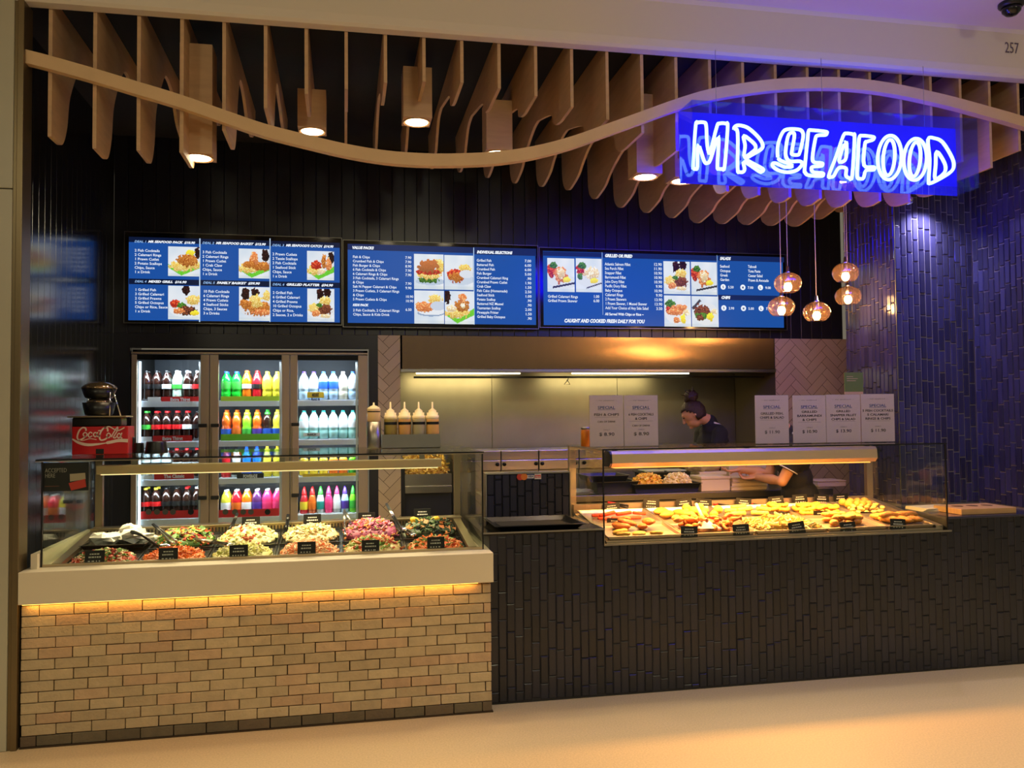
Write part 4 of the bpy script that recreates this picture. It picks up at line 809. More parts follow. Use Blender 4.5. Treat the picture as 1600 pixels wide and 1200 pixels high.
def heap(pal, cx, cy, z, rx, ry, h, n, size, strip=.4, leaf=0.):
    mb = MB(); cols = PAL[pal]
    prof = [(1, 0), (.98, .4), (.88, .76), (.6, .95), (0, 1)]
    mb.lathe(prof, 14, Matrix.Translation((cx, cy, z)) @ Matrix.Diagonal((rx*.96, ry*.96, h*.82, 1)), cols[0])
    for _ in range(n):
        a, r = random.uniform(0, 2*PI), math.sqrt(random.random())
        u, v = r*math.cos(a), r*math.sin(a); s = size*random.uniform(.6, 1.3)
        p = Vector((cx+u*rx*.95, cy+v*ry*.95, z+h*max(.05, (1-r**4))*random.uniform(.86, 1.06)+.004))
        Mx = Matrix.Translation(p) @ Matrix.Rotation(random.uniform(0, 2*PI), 4, 'Z') @ Matrix.Rotation(random.uniform(-.7, .7), 4, 'X') @ Matrix.Rotation(random.uniform(-.7, .7), 4, 'Y')
        c = random.choice(cols); k = random.uniform(.85, 1.12); c = tuple(min(255, q*k) for q in c)
        if random.random() < strip: mb.box((-s*1.3, -s*.22, -s*.18), (s*1.3, s*.22, s*.18), 0, c, Mx)
        elif random.random() < leaf: mb.ell((0, 0, 0), (s*1.3, s*.8, s*.16), 6, None, c) if False else mb.box((-s, -s*.7, -s*.06), (s, s*.7, s*.06), 0, c, Mx)
        else: mb.box((-s*.6, -s*.5, -s*.4), (s*.6, s*.5, s*.4), s*.16, c, Mx)
    return mb
SAL = [(0, 0, 'tom', .055, 230, .014, 'tomato and herb salad, front row at the left end', .3, .3), (1, 0, 'carrot', .05, 260, .012, 'bright orange grated carrot salad, front row', .9, 0), (2, 0, 'pasta', .055, 230, .013, 'pale green pasta salad, front row', .5, 0),
       (3, 0, 'slaw', .065, 260, .014, 'orange and cream slaw, front row', .6, 0), (4, 0, 'garden', .085, 260, .017, 'tall heaped cream, green and red pepper salad, front row', .5, .1), (5, 0, 'cargreen', .06, 240, .014, 'carrot and green leaf salad, front row at the right end', .5, .4),
       (1, 1, 'leaf', .075, 220, .018, 'leafy green salad with tomato, back row', .2, .6), (2, 1, 'potato', .075, 200, .019, 'pale potato salad, back row', .1, 0), (3, 1, 'rice', .075, 260, .014, 'creamy beige salad, back row', .5, 0),
       (4, 1, 'onion', .11, 280, .015, 'purple red-onion topped salad, back row', .8, 0), (5, 1, 'kale', .095, 260, .018, 'dark green kale salad with lemon wedges, back row at the right end', .1, .7)]
for c, r, pal, h, n, s, nm, st, lf in SAL:
    x0, x1 = COLX[c]+.008, COLX[c+1]-.008; y0, y1 = ((.135, .45), (.465, .79))[r]; z = 0.
    t = thing('salad_tub', 'black tub of '+nm, 'tub', ((x0+x1)/2, (y0+y1)/2, SD(0, (y0+y1)/2)), 0, 'black tubs of the salad case')
    mb = MB(); trayshell(mb, x0, x1, y0, y1, z, .014 if r else .008, .006, lip=.005)
    for v in mb.bm.verts: v.co.z += SD(0, v.co.y)
    mb.build('tub_shell', 'tub_black', t)
    mb = heap(pal, (x0+x1)/2, (y0+y1)/2, z+(.006 if r else .0), (x1-x0)/2-.004, (y1-y0)/2-.004, h*.62+.012, int(n*1.5), s*1.08, st, lf)
    for v in mb.bm.verts: v.co.z += SD(0, v.co.y)
    o = mb.solo('salad_heap', 'salad', nm, 'salad', ((x0+x1)/2, (y0+y1)/2, SD(0, (y0+y1)/2)), 'salads heaped in the salad case'); o['kind'] = 'stuff'
# lemon wedges on the dark salad
mat('lemon', (236, 190, 50), .45)
for i, (px, py) in enumerate(((649, 814), (679, 813))):
    p = at(px, py, .64); mb = MB(); mb.ell((0, 0, 0), (.035, .014, .022), 12, Matrix.Rotation(.5-i, 4, 'Y')); bmesh.ops.translate(mb.bm, verts=mb.bm.verts[:], vec=p)
    mb.solo('lemon_wedge', 'lemon', 'yellow lemon wedge on the dark green salad, %s one' % ('left' if i == 0 else 'right'), 'lemon wedge', p, 'lemon wedges on the kale salad')
# crumpled white paper in the left rear place
mat('paper_white', (232, 230, 222), .7)
for i, (px, py, s) in enumerate(((162, 842, .05), (180, 840, .06), (198, 835, .07), (212, 838, .06), (226, 842, .05), (205, 829, .05))):
    p = at(px, py, .60+.03*(i % 3)); mb = MB(); rnd = random.Random(i)
    mb.ell((0, 0, 0), (s, s*.6, s*.45), 8)
    for v in mb.bm.verts: v.co *= rnd.uniform(.6, 2.0)
    bmesh.ops.translate(mb.bm, verts=mb.bm.verts[:], vec=p)
    mb.solo('paper_bag', 'paper_white', 'crumpled white paper bag in the left end of the salad case, %s from the left' % ORD[i], 'paper bag', p, 'white paper bags in the salad case', smooth=False)
mb = MB(); trayshell(mb, COLX[0]+.012, COLX[1]-.012, .465, .775, SD(0, .775)-.012, .02, .012, lip=.008); mb.solo('empty_tub', 'tub_black', 'black tub under the crumpled white paper bags', 'tub', (COLX[0]+.17, .62, .9))
# little black price cards on stands
mat('chalk', (206, 204, 196), .7)
def price_card(px, py, y, w, h, label, group, tilt=0., base=None, yaw=0.):
    p = at(px, py, y); t = thing('price_card', label, 'price card', (p.x, y, p.z-h/2), 0, group)
    Mx = Matrix.Translation(p) @ Matrix.Rotation(yaw, 4, 'Y') @ Matrix.Rotation(tilt, 4, 'X')
    mb = MB(); mb.box((-w/2, -.0012, -h/2), (w/2, .0012, h/2), .0006, None, Mx); c = mb.build('card', 'black_plastic', t)
    rnd = random.Random(px*7+py)
    for k, (zz, wd, hh) in enumerate(((.26, .5, .07), (.06, .62, .09), (-.2, .66, .08))):
        mb = MB(); x = -wd/2*w
        while x < wd/2*w-.004:
            d = rnd.uniform(.004, .013); mb.box((x, -.0018, zz*h-hh*h*.5), (min(x+d, wd/2*w), -.0013, zz*h+hh*h*.5), 0, None, Mx); x += d+(.003 if k < 2 else .008)
        o = mb.build('writing_line', 'chalk', c); o['kind'] = 'stuff'
    zb = base if base is not None else p.z-h/2-.02
    mb = MB(); mb.box((p.x-.006, y+.001, zb), (p.x+.006, y+.004, p.z-h*.45)); mb.box((p.x-.016, y-.012, zb-.004), (p.x+.016, y+.014, zb)); mb.build('stand', 'black_plastic', t)
for px, py, w in ((148, 872, 'tomato salad at the left end'), (263, 868, 'orange carrot salad'), (373, 863, 'pale pasta salad'), (479, 858, 'orange slaw'), (579, 855, 'tall pepper salad'), (681, 850, 'carrot and leaf salad, right end')):
    price_card(px, py, .135, .095, .078, 'black price card at the front glass by the '+w, 'price cards in the salad case', -.1, .82)
for px, py, w in ((392, 818, 'pale potato salad'), (488, 814, 'creamy beige salad'), (573, 811, 'onion salad'), (660, 805, 'dark kale salad')):
    price_card(px, py, .79, .105, .082, 'small black price card at the back of the '+w, 'price cards in the salad case', -.1, .895)
# serving tongs
mat('red_grip', (200, 30, 30), .4)
def tongs(a, b, label, m1='steel', m2='steel', spread=.03, grp=None, nm='serving_tongs'):
    a, b = Vector(a), Vector(b); t = thing(nm, label, 'tongs', a, 0, grp); d = (b-a).normalized(); s = d.cross(Vector((0, -.6, .8))).normalized()
    for sg_ in (-1, 1):
        mid = a+(b-a)*.45+s*sg_*spread*.5; e = b+s*sg_*spread
        mb = MB(); mb.tube([a+s*sg_*.003, mid], [.006, .007], 6); h = mb.build('handle', m1, t)
        mb = MB(); mb.tube([mid, e-d*.02, e], [.006, .006, .009], 6); mb.build('arm', m2, t)
tongs(at(239, 819, .70), at(272, 847, .42), 'black and steel tongs resting on the leafy green salad', 'black_plastic', 'steel', .012)
tongs(at(305, 842, .50), at(364, 852, .30), 'long silver tongs lying between the carrot and pasta salads', 'steel', 'chrome', .008)
tongs(at(371, 802, .80), at(360, 828, .72), 'dark tongs standing upright behind the potato salad', 'black_plastic', 'black_plastic', .008)
tongs(at(450, 804, .80), at(449, 826, .72), 'dark tongs standing upright behind the creamy beige salad', 'black_plastic', 'black_plastic', .008)
tongs(at(538, 797, .76), at(548, 836, .55), 'open silver tongs stuck into the left side of the onion salad', 'steel', 'chrome', .03)
tongs(at(604, 787, .84), at(628, 832, .56), 'long thin steel and black tongs between the onion and kale salads', 'steel', 'black_plastic', .01)
tongs(at(627, 823, .55), at(648, 837, .42), 'short shiny tongs lying on the kale salad', 'chrome', 'chrome', .008)
t = thing('serving_spoon', 'black handled spoon with a shiny bowl on the carrot salad', 'spoon', at(206, 831, .56))
mb = MB(); mb.tube([at(206, 831, .56), at(222, 836, .48), at(244, 851, .40)], [.011, .008, .007], 8); mb.build('handle', 'black_plastic', t)
mb = MB(); mb.ell(at(257, 853, .36), (.034, .03, .014), 12); mb.build('bowl', 'chrome', t)
# payment sign behind the left end of the front glass
t = thing('accepted_sign', 'dark card sign reading ACCEPTED HERE with a red card picture, behind the salad case glass', 'sign', at(102, 768, .115))
a, b = at(65, 768, .115), at(139, 722, .115)
mb = MB(); mb.box((a.x, .112, a.z), (b.x, .116, b.z)); mb.build('card', 'black_matte', t)
mat('sign_grey', (150, 146, 140), .6); mat('card_red', (196, 52, 40), .5); mat('card_pale', (176, 160, 140), .5); mat('sign_dim', (110, 60, 40), .6)
q = at(70, 738.5, .11); text('ACCEPTED\nHERE', (q.x, .1118, q.z), .03, 'sign_grey', t, at(104, 738, .11).x-q.x, line=.026)
q = lambda x, y: (lambda p: (p.x, .1116, p.z))(at(x*.125, 690+y*.125, .1116))
mb = MB(); mb.poly([q(872, 405), q(1065, 390), q(1070, 470), q(875, 500)]); c = mb.build('card_picture', 'card_pale', t)
mb = MB(); mb.poly([(p[0], .1113, p[2]) for p in (q(858, 520), q(1065, 465), q(1078, 565), q(890, 612))]); mb.build('red_card', 'card_red', c)
mb = MB(); mb.box((q(560, 575)[0], .1116, q(0, 578)[2]), (q(745, 0)[0], .1119, q(0, 570)[2])); mb.build('small_print', 'sign_dim', t)
# ------------------------------------------------------------------ hot food case
HX0, HX1, HY1, HZ0 = 1.447, 3.665, .88, .86
hc = thing('hot_food_case', 'long heated glass food case glowing orange on the tiled counter', 'display case', (2.55, .5, .86))
HP = lambda px, py: ats(px, py, .13, .872, .12)
HZ = lambda y: .872+.12*(y-.13)
mat('steel_hot', (206, 190, 168), .34, metal=.9, var=.05, vs=6)
mb = MB(); mb.prism([(HX0+.02, .115, .846), (HX0+.02, .115, .869), (HX0+.02, .80, .951), (HX0+.02, .80, .846)], (HX1-HX0-.04, 0, 0)); mb.build('deck', 'steel_hot', hc)
mb = MB(); mb.box((HX0+.02, .82, .85), (HX1-.02, .84, 1.005)); mb.build('back_panel', 'steel_hot', hc)
mb = MB(); mb.box((HX0, CY0, HZ0), (HX1, CY0+.006, CZ1-.008)); mb.build('front_glass', 'pane_front', hc)
for xx in (HX0, HX1-.006): mb = MB(); mb.box((xx, CY0+.006, HZ0), (xx+.006, HY1, CZ1-.008)); mb.build('end_glass', 'pane', hc)
mb = MB(); mb.box((HX0-.004, CY0-.005, CZ1-.008), (HX1+.006, HY1+.02, CZ1)); mb.build('top_glass', 'pane', hc)
mb = MB(); mb.box((HX0-.006, CY0-.008, CZ1-.0075), (HX1+.008, CY0-.0051, CZ1+.0005)); mb.build('top_edge', 'edge_black', hc)
for xx in (HX0-.004, HX1-.004): mb = MB(); mb.box((xx, CY0-.004, HZ0), (xx+.008, CY0+.003, CZ1-.008)); mb.build('corner_strip', 'edge_black', hc)
for xx in (HX0, HX1-.045): mb = MB(); mb.box((xx, HY1-.035, HZ0), (xx+.045, HY1, CZ1-.008)); mb.build('back_post', 'steel_hot', hc)
mb = MB(); mb.box((HX0+.045, HY1-.03, CZ1-.035), (HX1-.045, HY1-.005, CZ1-.009)); mb.build('back_rail', 'steel_hot', hc)
mb = MB(); mb.prism([(HX1-.06, .125, .87), (HX1-.06, .125, .885), (HX1-.06, .82, .985), (HX1-.06, .82, .95)], (.05, 0, 0)); mb.build('end_panel', 'steel_hot', hc)
ga, gb = 1.575, 3.35
mb = MB(); pr = [(.33, 1.355), (.345, 1.372), (.42, 1.376), (.47, 1.35), (.48, 1.30), (.455, 1.275), (.35, 1.275), (.325, 1.30)]
mb.prism([(ga, y, z) for y, z in pr], (gb-ga, 0, 0)); mat('lamp_steel', (236, 206, 160), .36, metal=.45); g = mb.build('heat_lamp', 'lamp_steel', hc)
for xx in (ga-.012, gb+.001): mb = MB(); mb.prism([(xx, y, z) for y, z in pr], (.011, 0, 0)); mb.build('end_cap', 'black_plastic', g)
for xx in (ga+.02, (ga+gb)/2, gb-.05): mb = MB(); mb.box((xx, .38, 1.37), (xx+.03, .41, CZ1-.008)); mb.build('hanger', 'black_plastic', g)
lampmat('heat_tube', (255, 160, 70), 2.6)
mb = MB(); mb.box((ga+.03, .36, 1.268), (gb-.03, .44, 1.2745)); mb.build('heat_element', 'heat_tube', g)
light('heat lamp', 'AREA', ((ga+gb)/2, .40, 1.262), 56, (255, 182, 98), gb-ga-.08, rot=(0, 0, 0), sy=.07)
# tray dividers of the hot case
TX = [at(p, 840, .15).x for p in (948, 1066, 1180, 1292, 1385, 1472)]
for c in range(5):
    for r in range(2):
        x0, x1 = TX[c]+.008, TX[c+1]-.008; y0, y1 = ((.135, .44), (.455, .79))[r]; x0 = max(x0, HX0+.02); x1 = min(x1, HX1-.065)
        mb = MB(); bm0 = len(mb.bm.verts); trayshell(mb, x0, x1, y0, y1, 0, .016, .008, lip=.006)
        for v in mb.bm.verts: v.co.z += HZ(v.co.y)+.001
        mb.solo('food_tray', 'steel_hot', 'shallow steel tray in the hot case, %s row, %s from the left' % (('front', 'rear')[r], ORD[c]), 'tray', ((x0+x1)/2, (y0+y1)/2, HZ((y0+y1)/2)), 'steel trays in the hot case')
def food(n, c, rough=.55, var=.28, vs=40): mat(n, c, rough, var=var, vs=vs, bump=.6, bs=70)
food('batter', (224, 150, 60)); food('crumb', (206, 110, 40)); food('ringbatter', (230, 166, 56)); food('prawn', (226, 124, 50)); food('crab', (206, 60, 30)); food('scallop', (232, 176, 70)); food('pale_fry', (240, 206, 120)); food('roll', (236, 190, 96))
def lump(r, seed, amp=.22, n=12, bend=0):
    mb = MB(); mb.ell((0, 0, 0), r, n)
    for v in mb.bm.verts:
        k = 1+amp*noise.noise(v.co*38+Vector((seed*5.1, 0, 0))); v.co *= k
        if bend: v.co.y += bend*v.co.x**2
    bmesh.ops.translate(mb.bm, verts=mb.bm.verts[:], vec=(0, 0, -min(v.co.z for v in mb.bm.verts))); return mb
def ring():
    mb = MB(); pts = [(.034*math.cos(a), .034*math.sin(a), .012+.003*math.sin(3*a)) for a in [2*PI*i/18 for i in range(18)]]; mb.tube(pts, [.0125+.002*math.sin(i*2.3) for i in range(18)], 8, True); return mb
def prawn():
    mb = MB(); P = [(.045*math.cos(a)-.02, .03*math.sin(a), .014) for a in [-.4+2.6*i/7 for i in range(8)]]; mb.tube(P, [.006, .012, .015, .016, .014, .011, .007, .014], 8); return mb
def rollm():
    mb = MB(); mb.tube([(-.055, 0, .016), (-.05, 0, .016), (.05, 0, .016), (.055, 0, .016)], [.010, .015, .015, .010], 10); return mb
def stick():
    mb = MB(); mb.box((-.05, -.011, 0), (.05, .011, .02), .006); return mb
def discm():
    mb = MB(); mb.lathe([(0, 0), (.036, 0), (.044, .008), (.042, .016), (.03, .021), (0, .022)], 18)
    for v in mb.bm.verts: v.co *= 1+.08*noise.noise(v.co*40)
    return mb
FOODS = {'fish': ('battered_fish', lambda: lump((.075, .032, .022), 1, .3, 14), 'batter', 'battered fish'), 'ring': ('calamari_ring', ring, 'ringbatter', 'calamari ring'), 'prawn': ('prawn_cutlet', prawn, 'prawn', 'prawn cutlet'), 'ball': ('fried_ball', lambda: lump((.028, .028, .026), 3, .12), 'scallop', 'fried ball'),
         'disc': ('potato_scallop', discm, 'scallop', 'potato scallop'), 'roll': ('spring_roll', rollm, 'roll', 'spring roll'), 'stick': ('seafood_stick', stick, 'crab', 'seafood stick'), 'crumb': ('crumbed_fillet', lambda: lump((.06, .034, .018), 5, .25, 14), 'crumb', 'crumbed fillet'), 'nug': ('fish_cocktail', lambda: lump((.036, .022, .018), 7, .25), 'batter', 'fish cocktail'), 'squid': ('squid_piece', lambda: lump((.026, .015, .012), 9, .3), 'pale_fry', 'squid piece')}
FP = {}
def serve(kind, c, r, n, desc, u=(.1, .9), v=(.15, .85), lay=2, up=0.):
    nm, fn, m, cat = FOODS[kind]; x0, x1 = max(TX[c]+.02, HX0+.04), min(TX[c+1]-.02, HX1-.08); y0, y1 = ((.15, .43), (.47, .78))[r]
    per = max(1, math.ceil(n/lay)); nx = max(1, round(math.sqrt(per*1.6))); ny = max(1, math.ceil(per/nx))
    for k in range(n):
        l, q = divmod(k, per); i, j = q % nx, q//nx
        a = u[0]+(u[1]-u[0])*((i+.5+l*.35)/(nx+.3)); b = v[0]+(v[1]-v[0])*((j+.5+l*.3)/(ny+.3))
        x, y = x0+(x1-x0)*a+random.uniform(-.008, .008), y0+(y1-y0)*b+random.uniform(-.008, .008)
        if kind not in FP:
            o = FP[kind] = fn().build(nm, m, None, True)
        else: o = FP[kind].copy(); COL.objects.link(o)
        s = random.uniform(.9, 1.15); o.scale = (s, s, s); o.rotation_euler = (random.uniform(-.25, .25)*(1 if l else .4)+.1, random.uniform(-.25, .25)*(1 if l else .4), random.uniform(0, 2*PI) if kind not in ('roll', 'stick') else random.uniform(-.35, .35))
        o.location = (x, y, HZ(y)+.008+l*.021+up)
        tag(o, desc, cat, desc.split(',')[0]+' in the hot case')
serve('stick', 0, 1, 7, 'orange-red seafood stick in the rear left tray of the hot case', lay=2)
serve('crumb', 0, 0, 6, 'dark crumbed fillet in the front left tray of the hot case', v=(.5, .95), lay=2)
serve('disc', 0, 0, 4, 'pale potato scallop at the front edge of the left hot tray', v=(.05, .5), lay=1)
serve('prawn', 1, 0, 20, 'orange fried prawn heaped in the second front tray', lay=3)
serve('nug', 1, 0, 6, 'yellow battered piece among the fried prawns', u=(0, .5), v=(.5, 1), lay=1, up=.03)
serve('ball', 1, 1, 10, 'round golden fried ball in the second rear tray', u=(.35, 1), v=(0, .7), lay=2)
serve('roll', 2, 1, 6, 'pale spring roll in the middle rear tray', u=(0, .75), v=(.1, .7), lay=2)
serve('ring', 3, 1, 11, 'golden calamari ring in the fourth rear tray', v=(.1, .75), lay=2)
serve('ring', 2, 1, 5, 'golden calamari ring beside the spring rolls', u=(.72, 1.05), v=(.3, .8), lay=2, up=.012)
serve('nug', 3, 0, 12, 'golden fish cocktail in the fourth front tray', lay=2)
serve('disc', 3, 0, 4, 'pale potato scallop lying on the fish cocktails', u=(.35, .8), v=(.3, .9), lay=1, up=.035)
serve('ball', 4, 1, 8, 'round golden fried ball in the right-hand rear tray', v=(.5, 1), lay=1)
serve('squid', 4, 1, 17, 'pale fried squid piece in the right-hand rear tray', u=(.0, .8), v=(0, .6), lay=2)
serve('fish', 4, 0, 7, 'golden battered fish in the right-hand front tray', lay=2)
serve('fish', 1, 1, 3, 'golden battered fish behind the prawns', u=(0, .5), lay=1)
mb = chips('chips', 300, lambda: ((q := random.uniform(TX[2]+.04, TX[3]-.03)), (w_ := random.uniform(.16, .42)), HZ(w_)+.012+.035*random.random()*math.sin(PI*(q-TX[2])/(TX[3]-TX[2]))), .06, [(246, 220, 140), (240, 206, 110), (250, 232, 170), (232, 190, 90)], r=.005)
o = mb.solo('chips_heap', 'fries', 'heap of pale yellow chips in the middle front tray', 'chips', ((TX[2]+TX[3])/2, .3, HZ(.3)), smooth=False); o['kind'] = 'stuff'
mat('greaseproof', (240, 226, 190), .7)
# white fish slice standing in the case
t = thing('fish_slice', 'bright white fish slice leaning in the second tray of the hot case', 'fish slice', at(1102, 818, .3))
mb = MB(); a, b = at(1088, 788, .46), at(1099, 811, .30); mb.tube([a, b], [.011, .009], 8); mb.build('handle', 'greaseproof', t)
mb = MB(); mb.prism([at(1096, 810, .30), at(1104, 810, .30), at(1128, 826, .20), at(1086, 826, .20)], (0, .003, .003)); mb.build('blade', 'paper_white', t)
HT = [(956, 799, 1, 'at the left end of the rear edge'), (961, 819, .4, 'on a stand before the seafood sticks'), (1018, 792, 1, 'second on the rear edge'), (1069, 792, 1, 'third on the rear edge'), (1077, 832, 0, 'before the fried prawns'), (1100, 792, 1, 'behind the white fish slice'), (1158, 829, 0, 'before the left side of the chips'), (1162, 791, 1, 'behind the spring rolls'), (1213, 788, 1, 'behind the calamari rings'), (1250, 785, 1, 'sixth from the right on the rear edge'), (1284, 785, 1, 'second from the right on the rear edge'), (1314, 784, 1, 'at the right end of the rear edge'), (1283, 807, .4, 'between the rows right of the rings'), (1356, 809, .4, 'by the fried squid'), (1245, 825, 0, 'before the right side of the chips'), (1325, 825, 0, 'between the fish cocktails and the battered fish'), (1403, 820, 0, 'at the right end of the front row')]
for px, py, r, w in HT:
    y = .80 if r == 1 else (.45 if r else .14); b = None if r == 1 else HZ(y)+.006
    price_card(px, py-(4 if r == 1 else 0), y, .112 if r == 1 else .105, .074, 'black price card in the hot case, '+w, 'price cards in the hot case', -.15, (.962 if r == 1 else b), random.uniform(-.12, .12))
for i, px in enumerate((965, 1122, 1177)):
    tongs(at(px-4, 787, .835)+Vector((-.05, .0, .01)), at(px+17, 792, .80), 'red handled tongs on the rear edge of the hot case, '+['at the left end', 'behind the balls', 'by the rings'][i], 'red_grip', 'black_plastic', .012, 'red handled tongs in the hot case')
tongs(at(980, 810, .55), at(1012, 838, .22), 'dark tongs lying across the front left tray of the hot case', 'black_plastic', 'black_plastic', .008)
tongs(at(1124, 806, .6), at(1150, 820, .42), 'dark tongs lying beside the spring rolls', 'black_plastic', 'steel_dull', .008)
# ------------------------------------------------------------------ things on the salad case top
TZ = 1.3975
mat('red_box', (196, 24, 30), .4); mat('logo_white', (236, 214, 200), .5)
YC = .60; a, b = at(112, 709, YC), at(200, 666, YC)
cb = thing('napkin_dispenser', 'red dispenser box with white script lettering and a wave, on the salad case', 'dispenser', ((a.x+b.x)/2, YC+.06, TZ))
mb = MB(); mb.box((a.x, YC, TZ), (b.x, YC+.15, b.z), .004); bx = mb.build('box', 'red_box', cb)
zq = lambda x, y: (lambda p: (p.x, p.z))(at(x*.175, 570+y*.175, YC-.001))
mb = MB()
W = .0062
S = lambda L, w=W, cl=False, n=6: ribbon(mb, (lambda P: P+[P[0]] if cl else P)([tuple(zq(p.x, p.y)) for p in spline(L, n, cl)]), [w]*(len(L)*n+1 if cl else (len(L)-1)*n+1), YC-.0012)
S([(768, 590), (764, 566), (736, 562), (706, 592), (690, 640), (700, 668), (732, 664), (764, 640)], .0085)
S([(742, 622), (760, 604), (778, 620), (762, 644)], W, True); S([(824, 612), (806, 602), (788, 626), (798, 646), (824, 634)], W); S([(834, 622), (850, 604), (866, 620), (850, 644)], W, True); S([(872, 600), (866, 636), (884, 640), (892, 626)], W)
S([(876, 590), (900, 586)], .006)
S([(962, 596), (958, 566), (930, 564), (902, 596), (888, 644), (902, 672), (940, 664), (964, 640)], .0085); S([(930, 564), (975, 552), (1020, 576), (1060, 586), (1112, 560)], .006)
S([(952, 630), (970, 610), (988, 628), (970, 652)], W, True); S([(996, 646), (1006, 620), (1040, 566), (1052, 558), (1046, 590), (1014, 646), (1030, 652), (1044, 636)], W); S([(1046, 634), (1062, 612), (1078, 630), (1060, 654)], W, True); S([(1088, 606), (1078, 646), (1092, 656)], W)
S([(700, 668), (740, 676), (800, 660), (862, 668)], .004)
mb.build('script_lettering', 'logo_white', bx)
mb = MB(); ribbon(mb, [zq(p.x, p.y) for p in spline([(645, 662), (700, 694), (780, 714), (880, 708), (980, 692), (1060, 676), (1142, 678)], 8)], [.004+.012*math.sin(PI*min(1, (i+2)/32)) if i < 30 else .010+.0002*i for i in range(49)], YC-.001); mb.build('wave', 'logo_white', bx)
p = at(156, 705, YC); mb = MB(); mb.box((p.x-.022, YC-.0015, p.z-.016), (p.x+.022, YC+.004, p.z+.014), .003); mb.build('slot', 'black_matte', bx)
# stacked bowls with domed lids on the red box
zt_ = b.z; c = at(156, 640, YC+.07); X = c.x
cd = thing('bowl_stand', 'wire stand of black bowls with shiny domed lids, on the red box', 'stand', (X, YC+.075, zt_))
zz = lambda y: at(156, 570+y*.175, YC+.075).z
mb = MB(); mb.box((X-.13, YC+.005, zt_), (X+.13, YC+.145, zz(470)), .01); mb.build('base', 'black_plastic', cd)
mb = MB(); mb.box((X-.15, YC-.01, zz(470)), (X+.16, YC+.155, zz(456)), .003); mb.build('plate', 'steel_warm', cd)
for y0, y1, r0, r1 in ((452, 338, .075, .088), (300, 214, .076, .092)):
    mb = MB(); mb.lathe([(r0*.9, zz(y0)), (r0, zz(y0)+.01), (r1, zz(y1)), (r1-.006, zz(y1))], 20, Matrix.Translation((X-.005, YC+.072, 0))); mb.build('bowl', 'black_plastic', cd)
mat('lid_shine', (170, 150, 120), .12, metal=.9)
for y0, y1, r in ((338, 288, .066), (214, 152, .094)):
    mb = MB(); h = zz(y1)-zz(y0); mb.lathe([(r, zz(y0)), (r, zz(y0)+h*.15), (r*.86, zz(y0)+h*.5), (r*.6, zz(y0)+h*.85), (r*.3, zz(y1)), (0, zz(y1))], 24, Matrix.Translation((X-.004, YC+.072, 0))); mb.build('domed_lid', 'lid_shine', cd)
for x0, x1 in ((1005, 1078), (985, 978), (800, 775)):
    q0, q1 = at(x0*.175, 570+215*.175, YC+.03), at(x1*.175, 570+458*.175, YC+.03); mb = MB(); mb.tube([q0, q1], .004, 6); mb.build('rod', 'chrome', cd)
# black upturned tubs beside the red box
for i, (x0, x1, y0, y) in enumerate(((202, 213, 683, .72), (208, 226, 692, .66), (226, 263, 690, .60))):
    p0, p1 = at(x0, 708, y), at(x1, y0, y); r = (p1.x-p0.x)/2; h = at((x0+x1)/2, y0, y).z-TZ
    mb = MB(); mb.lathe([(r, 0), (r, .006), (r*.86, h*.9), (r*.84, h), (0, h)], 20); bmesh.ops.translate(mb.bm, verts=mb.bm.verts[:], vec=((p0.x+p1.x)/2, y, TZ+.0005))
    mb.solo('plastic_tub', 'black_plastic', 'upturned black plastic tub on the salad case, %s of the three' % ['nearest the red box', 'middle', 'widest'][i], 'tub', ((p0.x+p1.x)/2, y, TZ), 'upturned black tubs beside the red box')
# sauce bottles in a steel caddy
YC2 = .74; a, b = at(597, 701, YC2), at(688, 678, YC2)
ca = thing('sauce_caddy', 'stainless steel caddy box holding four sauce bottles on the salad case', 'caddy', ((a.x+b.x)/2, YC2+.05, TZ))
mb = MB(); t_ = .003
mb.box((a.x, YC2, TZ), (b.x, YC2+t_, b.z)); mb.box((a.x, YC2+.097, TZ), (b.x, YC2+.1, b.z)); mb.box((a.x, YC2+t_, TZ), (a.x+t_, YC2+.097, b.z)); mb.box((b.x-t_, YC2+t_, TZ), (b.x, YC2+.097, b.z)); mb.box((a.x, YC2, TZ), (b.x, YC2+.1, TZ+t_)); mb.build('tray', 'steel', ca)
mat('sauce_cream', (232, 196, 140), .35, coat=.3); mat('squeeze_white', (244, 226, 176), .4)
for n_, c_ in (('sauce_olive', (150, 130, 60)), ('sauce_peach', (214, 160, 90)), ('sauce_grey', (176, 166, 130)), ('sauce_orange', (222, 172, 100))): mat(n_, c_, .4)
def sauce(x, y, z, h, m, label, grp='squeeze bottles on the salad case'):
    r = .041; t = thing('sauce_bottle', label, 'bottle', (x, y, z), 0, grp)
    M0 = Matrix.Translation((x, y, z))
    mb = MB(); mb.lathe([(r*.95, 0), (r, .006), (r, h*.60), (r*.97, h*.625)], 18, M0); mb.build('body', m, t)
    mb = MB(); mb.lathe([(r*.97, h*.62), (r, h*.63), (r, h*.7), (r*.86, h*.70), (r*.86, h*.765), (r*.62, h*.765), (r*.60, h*.81), (r*.34, h*.835), (r*.16, h*.86), (r*.11, h), (0, h)], 18, M0); mb.build('nozzle_cap', 'squeeze_white', t)
    mb = MB(); mb.lathe([(r+.0006, h*.50), (r+.001, h*.52), (r+.0006, h*.56)], 18, M0, cap=False)
    bmesh.ops.delete(mb.bm, geom=[f for f in mb.bm.faces if f.calc_center_median().y > y-.25*r], context='FACES'); mb.build('label_strip', 'black_plastic', t)
